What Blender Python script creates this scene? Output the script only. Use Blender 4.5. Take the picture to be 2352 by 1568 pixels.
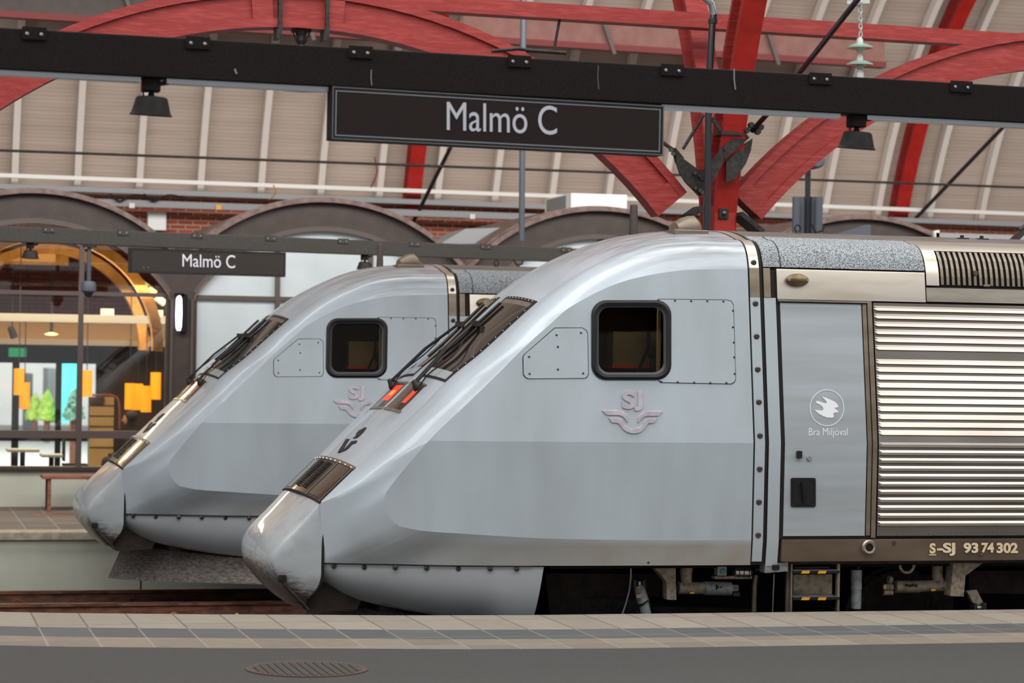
import bpy, bmesh, math, random
from math import sin, cos, tan, atan, radians, sqrt, pi, hypot
from mathutils import Vector, Matrix
from mathutils.geometry import tessellate_polygon

for o in list(bpy.data.objects): bpy.data.objects.remove(o)
scene = bpy.context.scene
col = scene.collection
random.seed(7)

# ---------------------------------------------------------------- camera
F = 5500.0; TH = radians(14.5); PIT = atan(45.6/5500); ROLL = .0148; ZC = 2.777
fwd = Vector((sin(TH)*cos(PIT), cos(TH)*cos(PIT), sin(PIT)))
r0 = Vector((cos(TH), -sin(TH), 0)); u0 = r0.cross(fwd)
rgt = r0*cos(ROLL) + u0*sin(ROLL); upv = u0*cos(ROLL) - r0*sin(ROLL)
cd = bpy.data.cameras.new('camera'); cam = bpy.data.objects.new('camera', cd); col.objects.link(cam)
cam.matrix_world = Matrix(((rgt.x, upv.x, -fwd.x, 0), (rgt.y, upv.y, -fwd.y, 0), (rgt.z, upv.z, -fwd.z, ZC), (0, 0, 0, 1)))
cd.sensor_width = 36; cd.lens = F/2352*36; cd.clip_end = 500
cd.dof.use_dof = True; cd.dof.focus_distance = 20.6; cd.dof.aperture_fstop = 2.2
scene.camera = cam

# ---------------------------------------------------------------- daylight and added fill lights
w = bpy.data.worlds.new('sky'); scene.world = w; w.use_nodes = True
bg = w.node_tree.nodes['Background']; bg.inputs[0].default_value = (.93, .965, 1, 1); bg.inputs[1].default_value = .54
def area(name, loc, size, power, rot=(0, 0, 0), color=(1, 1, 1)):
    l = bpy.data.lights.new(name, 'AREA'); l.shape = 'RECTANGLE'; l.size, l.size_y = size; l.energy = power; l.color = color
    o = bpy.data.objects.new(name, l); o.location = loc; o.rotation_euler = rot; col.objects.link(o); return o
area('skylight_and_fill', (6, 19.3, 12.5), (36, 4.5), 2100, (0, 0, 0), (1, .98, .95))
area('skylight_and_fill', (6, 11, 12), (36, 4), 1700, (radians(34), 0, 0), (1, .98, .95))
area('skylight_and_fill', (8, 28.4, 9.3), (34, 2.4), 2300, (radians(68), 0, 0), (1, .97, .93))  # added fill aimed at the far wall and vault, no skylight there
area('cafe_ceiling_light', (3.2, 39, 3.9), (5, 2), 420, (0, 0, 0), (1, .76, .46))
area('cafe_arch_fill', (2.6, 38.6, 3.7), (4, 1.5), 110, (pi, 0, 0), (1, .72, .38))  # added upward fill to brighten the cafe arches, no fitting there
area('street_daylight_fill', (6, 45.5, 9), (34, 4), 9000, (radians(55), 0, 0), (1, 1, 1))  # added area light that boosts daylight on the street and backdrop

vs = scene.view_settings; vs.view_transform = 'Standard'; vs.look = 'None'; vs.gamma = 1; vs.use_curve_mapping = False
vs.exposure = 0.0

# ---------------------------------------------------------------- helpers
def ray(px, py): return fwd + rgt*((px-1176)/F) + upv*((784-py)/F)
def at(px, py, Y):                       # the point of plane y=Y seen at a photo pixel
    d = ray(px, py); t = Y/d.y
    return Vector((d.x*t, Y, ZC+d.z*t))
def atz(px, py, z):
    d = ray(px, py); t = (z-ZC)/d.z
    return Vector((d.x*t, d.y*t, z))
def ppm(px, Y): return .2504*(22446-px)/Y
def srgb(r, g, b):
    f = lambda c: ((c/255+.055)/1.055)**2.4 if c > 10 else c/255/12.92
    return (f(r), f(g), f(b), 1)

MATS = {}
def mat(name, c, rough=.6, metal=0., c2=None, ns=8., det=6, stretch=None, lo=.35, hi=.65, bump=0., bs=60., coat=0., emit=None, es=0., spec=.5):
    m = bpy.data.materials.new(name); m.use_nodes = True; MATS[name] = m
    nt = m.node_tree; b = nt.nodes['Principled BSDF']
    b.inputs['Base Color'].default_value = c; b.inputs['Roughness'].default_value = rough; b.inputs['Metallic'].default_value = metal
    b.inputs['Coat Weight'].default_value = coat; b.inputs['Specular IOR Level'].default_value = spec
    if emit: b.inputs['Emission Color'].default_value = emit; b.inputs['Emission Strength'].default_value = es
    def coords(st):
        tc = nt.nodes.new('ShaderNodeTexCoord'); mp = nt.nodes.new('ShaderNodeMapping')
        nt.links.new(tc.outputs['Object'], mp.inputs[0]); mp.inputs['Scale'].default_value = st or (1, 1, 1); return mp.outputs[0]
    if c2:
        n = nt.nodes.new('ShaderNodeTexNoise'); n.inputs['Scale'].default_value = ns; n.inputs['Detail'].default_value = det
        nt.links.new(coords(stretch), n.inputs['Vector'])
        r = nt.nodes.new('ShaderNodeMapRange'); r.inputs[1].default_value = lo; r.inputs[2].default_value = hi
        nt.links.new(n.outputs['Fac'], r.inputs[0])
        mx = nt.nodes.new('ShaderNodeMix'); mx.data_type = 'RGBA'; mx.inputs[6].default_value = c; mx.inputs[7].default_value = c2
        nt.links.new(r.outputs[0], mx.inputs[0]); nt.links.new(mx.outputs[2], b.inputs['Base Color'])
    if bump:
        n = nt.nodes.new('ShaderNodeTexNoise'); n.inputs['Scale'].default_value = bs; n.inputs['Detail'].default_value = 5
        nt.links.new(coords(stretch), n.inputs['Vector'])
        bp = nt.nodes.new('ShaderNodeBump'); bp.inputs['Strength'].default_value = bump; bp.inputs['Distance'].default_value = .01
        nt.links.new(n.outputs['Fac'], bp.inputs['Height']); nt.links.new(bp.outputs[0], b.inputs['Normal'])
    return m

class MB:
    def __init__(s): s.v = []; s.f = []; s.m = []; s.cur = 0
    def face(s, idx): s.f.append(tuple(idx)); s.m.append(s.cur)
    def add(s, pts): k = len(s.v); s.v += [Vector(p) for p in pts]; return k
    def box(s, lo, hi):
        x0, y0, z0 = lo; x1, y1, z1 = hi
        k = s.add([(x0,y0,z0),(x1,y0,z0),(x1,y1,z0),(x0,y1,z0),(x0,y0,z1),(x1,y0,z1),(x1,y1,z1),(x0,y1,z1)])
        for q in ((0,3,2,1),(4,5,6,7),(0,1,5,4),(1,2,6,5),(2,3,7,6),(3,0,4,7)): s.face([k+i for i in q])
        return s
    def bar(s, a, b, wx, wy, up=(0, 0, 1)):          # box section from a to b
        a = Vector(a); b = Vector(b); d = (b-a).normalized(); u = Vector(up)
        if abs(d.dot(u)) > .98: u = Vector((1, 0, 0))
        e = d.cross(u).normalized(); g = e.cross(d)
        return s.loft([[p+e*(wx/2*i)+g*(wy/2*j) for i, j in ((-1,-1),(1,-1),(1,1),(-1,1))] for p in (a, b)], True, True)
    def grid(s, rows, closed=False):
        n = len(rows[0]); ks = [s.add(r) for r in rows]
        for a, b in zip(ks, ks[1:]):
            for i in range(n if closed else n-1):
                j = (i+1) % n; s.face((a+i, a+j, b+j, b+i))
        return ks
    def loft(s, rows, closed=True, caps=True):
        ks = s.grid(rows, closed); n = len(rows[0])
        if caps: s.face([ks[0]+i for i in range(n)][::-1]); s.face([ks[-1]+i for i in range(n)])
        return s
    def tube(s, pts, r, n=10, caps=True, close=False):
        pts = [Vector(p) for p in pts]; rows = []; e = None
        for i, p in enumerate(pts):
            if close: d = pts[(i+1) % len(pts)]-pts[i-1]
            else: d = pts[min(i+1, len(pts)-1)]-pts[max(i-1, 0)]
            d.normalize()
            if e is None: e = d.orthogonal().normalized()
            e = (e-d*e.dot(d)).normalized(); g = d.cross(e)
            rr = r[i] if isinstance(r, (list, tuple)) else r
            rows.append([p+e*(rr*cos(2*pi*k/n))+g*(rr*sin(2*pi*k/n)) for k in range(n)])
        if close: rows.append(rows[0])
        return s.loft(rows, True, caps and not close)
    def lathe(s, c, prof, n=24, axis=(0, 0, 1)):     # prof: (radius, height along axis)
        c = Vector(c); ax = Vector(axis).normalized(); e = ax.orthogonal().normalized(); g = ax.cross(e)
        return s.loft([[c+ax*h+e*(r*cos(2*pi*k/n))+g*(r*sin(2*pi*k/n)) for k in range(n)] for r, h in prof], True, True)
    def slab(s, pts, off):                           # polygon given thickness by vector off
        pts = [Vector(p) for p in pts]; off = Vector(off); n = len(pts)
        a = s.add(pts); b = s.add([p+off for p in pts])
        for t in tessellate_polygon([pts]): s.face([a+i for i in t]); s.face([b+i for i in reversed(t)])
        for i in range(n): j = (i+1) % n; s.face((a+i, a+j, b+j, b+i))
        return s
    def build(s, name, mats, parent=None, smooth=False, bevel=0., origin=None):
        if not isinstance(mats, (list, tuple)): mats = [mats]
        org = origin if origin is not None else (ORG.get(parent.name, Vector()) if parent else Vector())
        org = Vector(org)
        me = bpy.data.meshes.new(name)
        me.from_pydata([tuple(p-org) for p in s.v], [], s.f)
        for m in mats: me.materials.append(MATS[m] if isinstance(m, str) else m)
        for p, mi in zip(me.polygons, s.m): p.material_index = mi
        bm = bmesh.new(); bm.from_mesh(me); bmesh.ops.remove_doubles(bm, verts=bm.verts, dist=1e-5)
        bmesh.ops.recalc_face_normals(bm, faces=bm.faces); bm.to_mesh(me); bm.free()
        if smooth:
            for p in me.polygons: p.use_smooth = True
            me.set_sharp_from_angle(angle=radians(38))
        o = bpy.data.objects.new(name, me); col.objects.link(o)
        if parent: o.parent = parent
        else: o.location = org
        ORG[o.name] = org
        if bevel:
            md = o.modifiers.new('bevel', 'BEVEL'); md.width = bevel; md.segments = 2; md.limit_method = 'ANGLE'
        return o
ORG = {}
def tag(o, label=None, cat=None, group=None, kind=None):
    if label: o['label'] = label
    if cat: o['category'] = cat
    if group: o['group'] = group
    if kind: o['kind'] = kind
    return o
def empty(name, loc, label, cat, group=None):
    o = bpy.data.objects.new(name, None); o.empty_display_size = .2; o.location = loc; col.objects.link(o)
    ORG[o.name] = Vector(loc); return tag(o, label, cat, group)
def copy_tree(o, parent=None):
    kids = list(o.children)
    c = o.copy(); col.objects.link(c); c.parent = parent
    ORG[c.name] = ORG.get(o.name, Vector()).copy()
    for ch in kids: copy_tree(ch, c)
    return c
def struct(o): o['kind'] = 'structure'; return o
def catmull(P, n):
    P = [Vector(p) for p in P]; out = []; m = len(P)-1
    # parameter by chord length
    L = [0]
    for a, b in zip(P, P[1:]): L.append(L[-1]+max((b-a).length, 1e-6))
    for k in range(n):
        s = L[-1]*k/(n-1); i = 0
        while i < m-1 and s > L[i+1]: i += 1
        t = (s-L[i])/(L[i+1]-L[i])
        p1, p2 = P[i], P[i+1]; h = L[i+1]-L[i]
        m1 = (P[i+1]-P[i-1])/(L[i+1]-L[i-1])*h if i > 0 else p2-p1
        m2 = (P[i+2]-P[i])/(L[i+2]-L[i])*h if i < m-1 else p2-p1
        t2, t3 = t*t, t*t*t
        out.append(p1*(2*t3-3*t2+1)+m1*(t3-2*t2+t)+p2*(3*t2-2*t3)+m2*(t3-t2))
    return out
def rr(x0, y0, x1, y1, r, n=5):                      # rounded rectangle in pixels
    out = []
    for cx, cy, a0 in ((x1-r, y0+r, -90), (x1-r, y1-r, 0), (x0+r, y1-r, 90), (x0+r, y0+r, 180)):
        for k in range(n+1): a = radians(a0+90*k/n); out.append((cx+r*cos(a), cy+r*sin(a)))
    return out
def lerp(a, b, t): return a+(b-a)*t
def text_on(name, s, quad, surf, nrm, m, parent, depth=.004, weight=0., shear=0., font_bold=0.):
    # writing s fitted into the pixel quad (tl, tr, br, bl) on a real surface
    cu = bpy.data.curves.new(name, 'FONT'); cu.body = s; cu.size = 1; cu.extrude = .5; cu.offset = weight; cu.shear = shear; cu.resolution_u = 6
    to = bpy.data.objects.new('t', cu); col.objects.link(to)
    dg = bpy.context.evaluated_depsgraph_get(); me = to.evaluated_get(dg).to_mesh()
    V = [v.co.copy() for v in me.vertices]; Fc = [tuple(p.vertices) for p in me.polygons]
    to.evaluated_get(dg).to_mesh_clear(); bpy.data.objects.remove(to); bpy.data.curves.remove(cu)
    x0 = min(v.x for v in V); x1 = max(v.x for v in V); y0 = min(v.y for v in V); y1 = max(v.y for v in V)
    tl, tr, br, bl = [Vector(q) for q in quad]; mb = MB(); out = []
    for v in V:
        u = (v.x-x0)/(x1-x0); t = (v.y-y0)/(y1-y0)
        q = lerp(lerp(bl, br, u), lerp(tl, tr, u), t)
        out.append(surf(q.x, q.y)+Vector(nrm)*(depth*(v.z+.5)))
    mb.add(out)
    for f in Fc: mb.face(f)
    return mb.build(name, m, parent)

# ---------------------------------------------------------------- materials
mat('cab_paint', srgb(180, 190, 197), .42, .12, srgb(163, 170, 174), 2.2, 8, (1, 1, .35), .35, .8, bump=.02, bs=120, coat=.15)
mat('band_paint', srgb(180, 190, 198), .38, .12, srgb(160, 167, 173), 1.6, 8, (1, 1, 1), .4, .85, coat=.45)
mat('sill_paint', srgb(146, 148, 148), .4, .2, srgb(128, 122, 112), 2.5, 8, (1, 1, 2), .4, .8, coat=.15)
mat('cap_paint', srgb(176, 182, 186), .33, .15, srgb(150, 148, 144), 5, 9, (.6, 1, 1), .5, .85, coat=.4)
mat('cap_dirt', srgb(70, 62, 55), .7, .1, srgb(118, 112, 104), 14, 8, (1, 1, 2.5), .35, .7)
mat('plain_grey', srgb(174, 182, 187), .45, .1)
mat('door_paint', srgb(172, 179, 184), .4, .15, srgb(160, 164, 166), 3, 8, (.25, 1, 3), .35, .75)
mat('gap_black', srgb(14, 12, 13), .8)
mat('rubber', srgb(19, 19, 22), .45, 0, spec=.35)
mat('rubber_grey', srgb(52, 54, 62), .4)
mat('dark_metal', srgb(38, 33, 30), .62, .3, srgb(24, 20, 18), 20)
mat('girder_black', srgb(38, 31, 28), .7, .0, srgb(22, 18, 16), 160, 4, None, .4, .6, bump=.05, bs=300, spec=.15)
mat('girder_grey', srgb(50, 46, 40), .6, .0, srgb(42, 38, 33), 30)
mat('sign_face', srgb(40, 31, 28), .16, 0, spec=.22)
mat('sign_face_far', srgb(44, 39, 35), .3, 0)
mat('sign_letters', srgb(200, 200, 208), .5)
mat('alu', srgb(165, 165, 168), .3, .8)
mat('chrome', srgb(190, 186, 184), .2, .9)
mat('stainless', srgb(188, 178, 165), .3, .85, srgb(150, 138, 122), 6, 8, (.3, 1, 2), .35, .8)
mat('stainless_bright', srgb(206, 197, 184), .34, .75, srgb(176, 158, 134), 3, 8, (.3, 1, 2), .5, .85)
mat('stainless_dull', srgb(138, 126, 110), .45, .55, srgb(112, 98, 84), 5, 8, (.4, 1, 1.6), .35, .75)
mat('rib_steel', srgb(168, 159, 150), .22, .92, srgb(138, 128, 118), 4, 6, (.15, 1, 1), .4, .8)
mat('sill_steel', srgb(118, 102, 86), .5, .5, srgb(88, 74, 62), 3.5, 9, (.5, 1, 1.3), .3, .75)
mat('speckle', srgb(168, 174, 178), .8, 0, srgb(66, 68, 70), 105, 3, None, .42, .6, bump=.2, bs=70)
mat('roof_grime', srgb(112, 104, 98), .6, .15, srgb(84, 76, 70), 6, 8, (.4, 3, 1), .35, .7)
mat('glass_dark', srgb(30, 28, 22), .08, 0, coat=.5)
mat('glass_strip', srgb(168, 176, 180), .3, .2)
mat('panel_dark', srgb(34, 30, 27), .22, 0, srgb(82, 76, 68), 60, 4, (.4, 1, 1), .55, .8, coat=.25)
mat('lens_brown', srgb(58, 48, 40), .12, 0, srgb(96, 88, 78), 40, 5, (.3, 1, 1), .6, .75, coat=.25)
mat('red_lamp', srgb(150, 20, 12), .25, 0, emit=(1, .06, .02, 1), es=.9)
mat('orange_lamp', srgb(220, 90, 10), .25, 0, emit=(1, .32, .03, 1), es=1.1)
mat('logo_metal', srgb(206, 196, 206), .32, .4, srgb(182, 172, 182), 9, 4)
mat('white_print', srgb(236, 238, 240), .5)
mat('cream_print', srgb(226, 214, 186), .5, 0, srgb(224, 192, 140), 22, 3)
mat('bolt', srgb(96, 90, 86), .3, .85)
mat('bronze', srgb(132, 114, 84), .35, .7, srgb(92, 74, 48), 8)
mat('underframe', srgb(52, 40, 34), .85, .1, srgb(30, 23, 21), 9)
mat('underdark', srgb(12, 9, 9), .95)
mat('beige_grey', srgb(150, 138, 120), .6, .15, srgb(92, 80, 66), 24, 6, None, .45, .75)
mat('damper_grey', srgb(140, 146, 146), .45, .2, srgb(104, 98, 88), 20, 6, None, .45, .8)
mat('yellow', srgb(224, 160, 28), .5)
mat('green_button', srgb(40, 150, 110), .4)
mat('plow_steel', srgb(126, 118, 114), .7, .25, srgb(74, 66, 62), 26, 8, (.6, 1, 1.8), .35, .7)
mat('cab_inside', srgb(44, 30, 22), .8)
mat('cab_grey', srgb(132, 122, 108), .7)
mat('cab_red', srgb(196, 70, 58), .6)
mat('cab_cream', srgb(176, 170, 132), .6)
mat('red_wood', srgb(142, 36, 32), .62, 0, srgb(172, 68, 60), 12, 8, (.4, .4, 3), .45, .85, bump=.25, bs=40)
mat('red_paint', srgb(168, 26, 16), .5, 0, srgb(150, 24, 16), 8, 5)
mat('red_dark', srgb(104, 16, 13), .6)
mat('red_pale', srgb(132, 92, 84), .7, 0, srgb(122, 80, 72), 5)
mat('iron', srgb(58, 54, 52), .6, .4, srgb(38, 34, 33), 25)
mat('black_pipe', srgb(34, 36, 42), .28, .3, coat=.5)
mat('pipe_grey', srgb(70, 76, 84), .5, .15)
mat('insulator', srgb(150, 176, 160), .25, coat=.5)
mat('insulator_body', srgb(176, 182, 176), .4, .1)
mat('batten', srgb(206, 196, 188), .7)
mat('white_rail', srgb(214, 212, 206), .5)
mat('duct', srgb(138, 140, 142), .6, 0)
mat('box_white', srgb(232, 232, 230), .6)
mat('arch_brown', srgb(60, 48, 42), .6, 0, srgb(48, 39, 34), 6)
mat('arch_rim', srgb(118, 98, 92), .6, 0, srgb(88, 68, 62), 8)
mat('mullion', srgb(78, 67, 63), .55, .1)
mat('frosted', srgb(182, 190, 192), .55, 0, srgb(168, 177, 180), 1.2, emit=(.78, .86, .88, 1), es=.05)  # slight emission stands in for light from behind the panels
mat('concrete', srgb(200, 200, 186), .85, 0, srgb(172, 172, 158), 1.6, 9, (1, 1, .7), .3, .75, bump=.15, bs=30)
mat('concrete_light', srgb(170, 166, 150), .85, 0, srgb(138, 132, 118), 2.5, 9)
mat('kerb', srgb(176, 166, 148), .8, 0, srgb(142, 131, 114), 9, 8)
mat('rust', srgb(126, 80, 58), .8, 0, srgb(78, 48, 36), 14, 8, (.4, 1, 1))
mat('rail_top', srgb(140, 104, 86), .6, .2, srgb(92, 62, 48), 10)
mat('ballast', srgb(52, 44, 40), .95, 0, srgb(96, 88, 80), 26, 5, None, .45, .7, bump=1, bs=30)
mat('sleeper', srgb(88, 82, 76), .9, 0, srgb(70, 64, 60), 10)
mat('asphalt', srgb(66, 64, 61), .85, 0, srgb(57, 55, 53), 30, 6, None, .3, .7, bump=.1, bs=200)
mat('bench_wood', srgb(150, 94, 76), .6, 0, srgb(112, 66, 52), 12, 6, (.3, 2, 2))
mat('drain_iron', srgb(84, 68, 60), .8, .1)
mat('brown_iron', srgb(74, 48, 42), .6, .3)
mat('wood_gold', srgb(168, 126, 66), .5, 0, srgb(146, 98, 44), 5)
mat('soffit', srgb(206, 164, 112), .6)
mat('aqua', srgb(90, 236, 222), .6)
mat('leaf', srgb(214, 236, 110), .7, 0, srgb(160, 204, 70), 6)
mat('leaf_dark', srgb(80, 130, 110), .8, 0, srgb(130, 180, 160), 12)
mat('pave_out', srgb(210, 210, 205), .8)
mat('shade_amber', srgb(230, 140, 10), .6, 0, emit=(1, .46, .01, 1), es=.55)
mat('red_unlit', srgb(150, 24, 34), .2, 0, coat=.6)
mat('lamp_white', srgb(240, 240, 255), .4, 0, emit=(.85, .8, 1, 1), es=2.2)
mat('lamp_warm', srgb(250, 220, 140), .4, 0, emit=(1, .78, .3, 1), es=2.5)
mat('exit_green', srgb(30, 130, 80), .5, 0, emit=(.05, .5, .22, 1), es=.6)
mat('tile', srgb(178, 152, 108), .4, 0, srgb(160, 134, 92), 3)
mat('cloth_dark', srgb(30, 28, 34), .9)
mat('skin', srgb(160, 112, 84), .6)
mat('interior_dark', srgb(70, 52, 44), .8, 0, srgb(54, 40, 40), 2)
mat('table_top', srgb(170, 172, 166), .5)
mat('board_white', srgb(226, 226, 224), .6)

def brick(name, c1, c2, mortar, scale, bw=.25, bh=.075, rough=.85, mort=.012, swap=True):
    m = bpy.data.materials.new(name); m.use_nodes = True; MATS[name] = m; nt = m.node_tree; b = nt.nodes['Principled BSDF']
    tc = nt.nodes.new('ShaderNodeTexCoord'); sp = nt.nodes.new('ShaderNodeSeparateXYZ'); cb = nt.nodes.new('ShaderNodeCombineXYZ')
    nt.links.new(tc.outputs['Object'], sp.inputs[0]); nt.links.new(sp.outputs[0], cb.inputs[0]); nt.links.new(sp.outputs[2 if swap else 1], cb.inputs[1])
    t = nt.nodes.new('ShaderNodeTexBrick'); nt.links.new(cb.outputs[0], t.inputs['Vector'])
    t.inputs['Scale'].default_value = scale; t.inputs['Brick Width'].default_value = bw; t.inputs['Row Height'].default_value = bh
    t.inputs['Mortar Size'].default_value = mort; t.inputs['Color1'].default_value = c1; t.inputs['Color2'].default_value = c2; t.inputs['Mortar'].default_value = mortar
    n = nt.nodes.new('ShaderNodeTexNoise'); n.inputs['Scale'].default_value = 9; n.inputs['Detail'].default_value = 8; nt.links.new(tc.outputs['Object'], n.inputs['Vector'])
    mx = nt.nodes.new('ShaderNodeMix'); mx.data_type = 'RGBA'; mx.blend_type = 'MULTIPLY'; mx.inputs[0].default_value = .45
    nt.links.new(t.outputs['Color'], mx.inputs[6]); nt.links.new(n.outputs['Color'], mx.inputs[7])
    r = nt.nodes.new('ShaderNodeMapRange'); r.inputs[3].default_value = .75; r.inputs[4].default_value = 1.5; nt.links.new(n.outputs['Fac'], r.inputs[0])
    nt.links.new(r.outputs[0], mx.inputs[7]); nt.links.new(mx.outputs[2], b.inputs['Base Color'])
    b.inputs['Roughness'].default_value = rough; return m, t
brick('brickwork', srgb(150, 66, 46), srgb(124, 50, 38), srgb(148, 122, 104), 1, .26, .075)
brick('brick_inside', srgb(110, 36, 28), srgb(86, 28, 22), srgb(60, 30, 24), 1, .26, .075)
def paving(name, c1, c2, joint, wdt, dep, mort=.008):
    m, t = brick(name, c1, c2, joint, 1, wdt, dep, .85, mort, False); t.offset = 0; return m
paving('slab_beige', srgb(138, 130, 118), srgb(128, 119, 107), srgb(98, 88, 78), .38, 1.6)
paving('slab_grey', srgb(84, 84, 84), srgb(75, 75, 75), srgb(120, 112, 102), .38, 3)
paving('slab_tan', srgb(128, 117, 104), srgb(114, 103, 92), srgb(138, 127, 114), .38, .7)
paving('far_paving', srgb(104, 95, 88), srgb(90, 83, 78), srgb(140, 128, 118), .42, .42)

def glass(name, tint, fac, rough=.02):
    m = bpy.data.materials.new(name); m.use_nodes = True; MATS[name] = m; nt = m.node_tree
    nt.nodes.remove(nt.nodes['Principled BSDF']); out = nt.nodes['Material Output']
    a = nt.nodes.new('ShaderNodeBsdfTransparent'); a.inputs[0].default_value = tint
    g = nt.nodes.new('ShaderNodeBsdfGlossy'); g.inputs['Roughness'].default_value = rough
    x = nt.nodes.new('ShaderNodeMixShader'); x.inputs[0].default_value = fac
    nt.links.new(a.outputs[0], x.inputs[1]); nt.links.new(g.outputs[0], x.inputs[2]); nt.links.new(x.outputs[0], out.inputs[0])
glass('glass_clear', (.93, .94, .93, 1), .06)
glass('glass_tint', (.75, .7, .58, 1), .01)

# boarded vault: fine horizontal board joints with a bump
m = mat('boards', srgb(176, 160, 148), .8, 0, srgb(162, 146, 134), 3, 8, (.15, 1, 3), .3, .7)
nt = m.node_tree; tc = nt.nodes.new('ShaderNodeTexCoord'); wv = nt.nodes.new('ShaderNodeTexWave'); wv.bands_direction = 'Z'
wv.inputs['Scale'].default_value = 5.2; wv.inputs['Distortion'].default_value = .3; nt.links.new(tc.outputs['Object'], wv.inputs['Vector'])
bp = nt.nodes.new('ShaderNodeBump'); bp.inputs['Strength'].default_value = .18; bp.inputs['Distance'].default_value = .012
nt.links.new(wv.outputs['Fac'], bp.inputs['Height']); nt.links.new(bp.outputs[0], nt.nodes['Principled BSDF'].inputs['Normal'])

def grime(name, a, b, cdef, width):
    # dirt thrown up from the track: stays below the line  a*x + z = b  (object space), with a ragged noisy edge
    m = MATS[name]; nt = m.node_tree; p = nt.nodes['Principled BSDF']; old = p.inputs['Base Color'].links[0].from_socket
    tc = nt.nodes.new('ShaderNodeTexCoord'); sp = nt.nodes.new('ShaderNodeSeparateXYZ'); nt.links.new(tc.outputs['Object'], sp.inputs[0])
    mp = nt.nodes.new('ShaderNodeMapping'); mp.inputs['Rotation'].default_value = (0, radians(-38), 0); mp.inputs['Scale'].default_value = (2, 6, 9); nt.links.new(tc.outputs['Object'], mp.inputs[0])
    no = nt.nodes.new('ShaderNodeTexNoise'); no.inputs['Scale'].default_value = 3; no.inputs['Detail'].default_value = 9; no.inputs['Roughness'].default_value = .7; nt.links.new(mp.outputs[0], no.inputs['Vector'])
    def mth(op, x, y):
        n = nt.nodes.new('ShaderNodeMath'); n.operation = op
        for i, q in enumerate((x, y)):
            if isinstance(q, (int, float)): n.inputs[i].default_value = q
            else: nt.links.new(q, n.inputs[i])
        return n.outputs[0]
    h = mth('SUBTRACT', b, mth('ADD', mth('MULTIPLY', sp.outputs[0], a), sp.outputs[2]))
    h = mth('ADD', mth('DIVIDE', h, width), mth('MULTIPLY', mth('SUBTRACT', no.outputs['Fac'], .5), 3.2))
    cl = nt.nodes.new('ShaderNodeClamp'); nt.links.new(h, cl.inputs[0])
    mx = nt.nodes.new('ShaderNodeMix'); mx.data_type = 'RGBA'; nt.links.new(cl.outputs[0], mx.inputs[0]); nt.links.new(old, mx.inputs[6]); mx.inputs[7].default_value = cdef
    nt.links.new(mx.outputs[2], p.inputs['Base Color'])
grime('cap_paint', .45, .97-.45*1.95, srgb(84, 72, 62), .13)
m = mat('skirt_paint', srgb(168, 173, 178), .42, .12, srgb(156, 160, 163), 2, 8, (1, 1, 1), .35, .8, coat=.2)
grime('skirt_paint', .16, .72-.16*1.3, srgb(70, 60, 52), .05)

def lowdirt(name, cdirt, x0, x1, z1):
    # film of brake dust on the low sill, thickening towards the wheels
    m = MATS[name]; nt = m.node_tree; p = nt.nodes['Principled BSDF']; old = p.inputs['Base Color'].links[0].from_socket
    tc = nt.nodes.new('ShaderNodeTexCoord'); sp = nt.nodes.new('ShaderNodeSeparateXYZ'); nt.links.new(tc.outputs['Object'], sp.inputs[0])
    a = nt.nodes.new('ShaderNodeMapRange'); a.inputs[1].default_value = x0; a.inputs[2].default_value = x1; nt.links.new(sp.outputs[0], a.inputs[0])
    b = nt.nodes.new('ShaderNodeMapRange'); b.inputs[1].default_value = z1; b.inputs[2].default_value = z1-.06; nt.links.new(sp.outputs[2], b.inputs[0])
    c = nt.nodes.new('ShaderNodeMath'); c.operation = 'MULTIPLY'; nt.links.new(a.outputs[0], c.inputs[0]); nt.links.new(b.outputs[0], c.inputs[1])
    no = nt.nodes.new('ShaderNodeTexNoise'); no.inputs['Scale'].default_value = 3; no.inputs['Detail'].default_value = 9; nt.links.new(tc.outputs['Object'], no.inputs['Vector'])
    r = nt.nodes.new('ShaderNodeMapRange'); r.inputs[1].default_value = .3; r.inputs[2].default_value = .7; r.inputs[3].default_value = .6; r.inputs[4].default_value = 1; nt.links.new(no.outputs['Fac'], r.inputs[0])
    d = nt.nodes.new('ShaderNodeMath'); d.operation = 'MULTIPLY'; nt.links.new(c.outputs[0], d.inputs[0]); nt.links.new(r.outputs[0], d.inputs[1])
    mx = nt.nodes.new('ShaderNodeMix'); mx.data_type = 'RGBA'; nt.links.new(d.outputs[0], mx.inputs[0]); nt.links.new(old, mx.inputs[6]); mx.inputs[7].default_value = cdirt
    nt.links.new(mx.outputs[2], p.inputs['Base Color'])
lowdirt('band_paint', srgb(150, 142, 130), -1.6, 1.4, 1.27)

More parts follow.
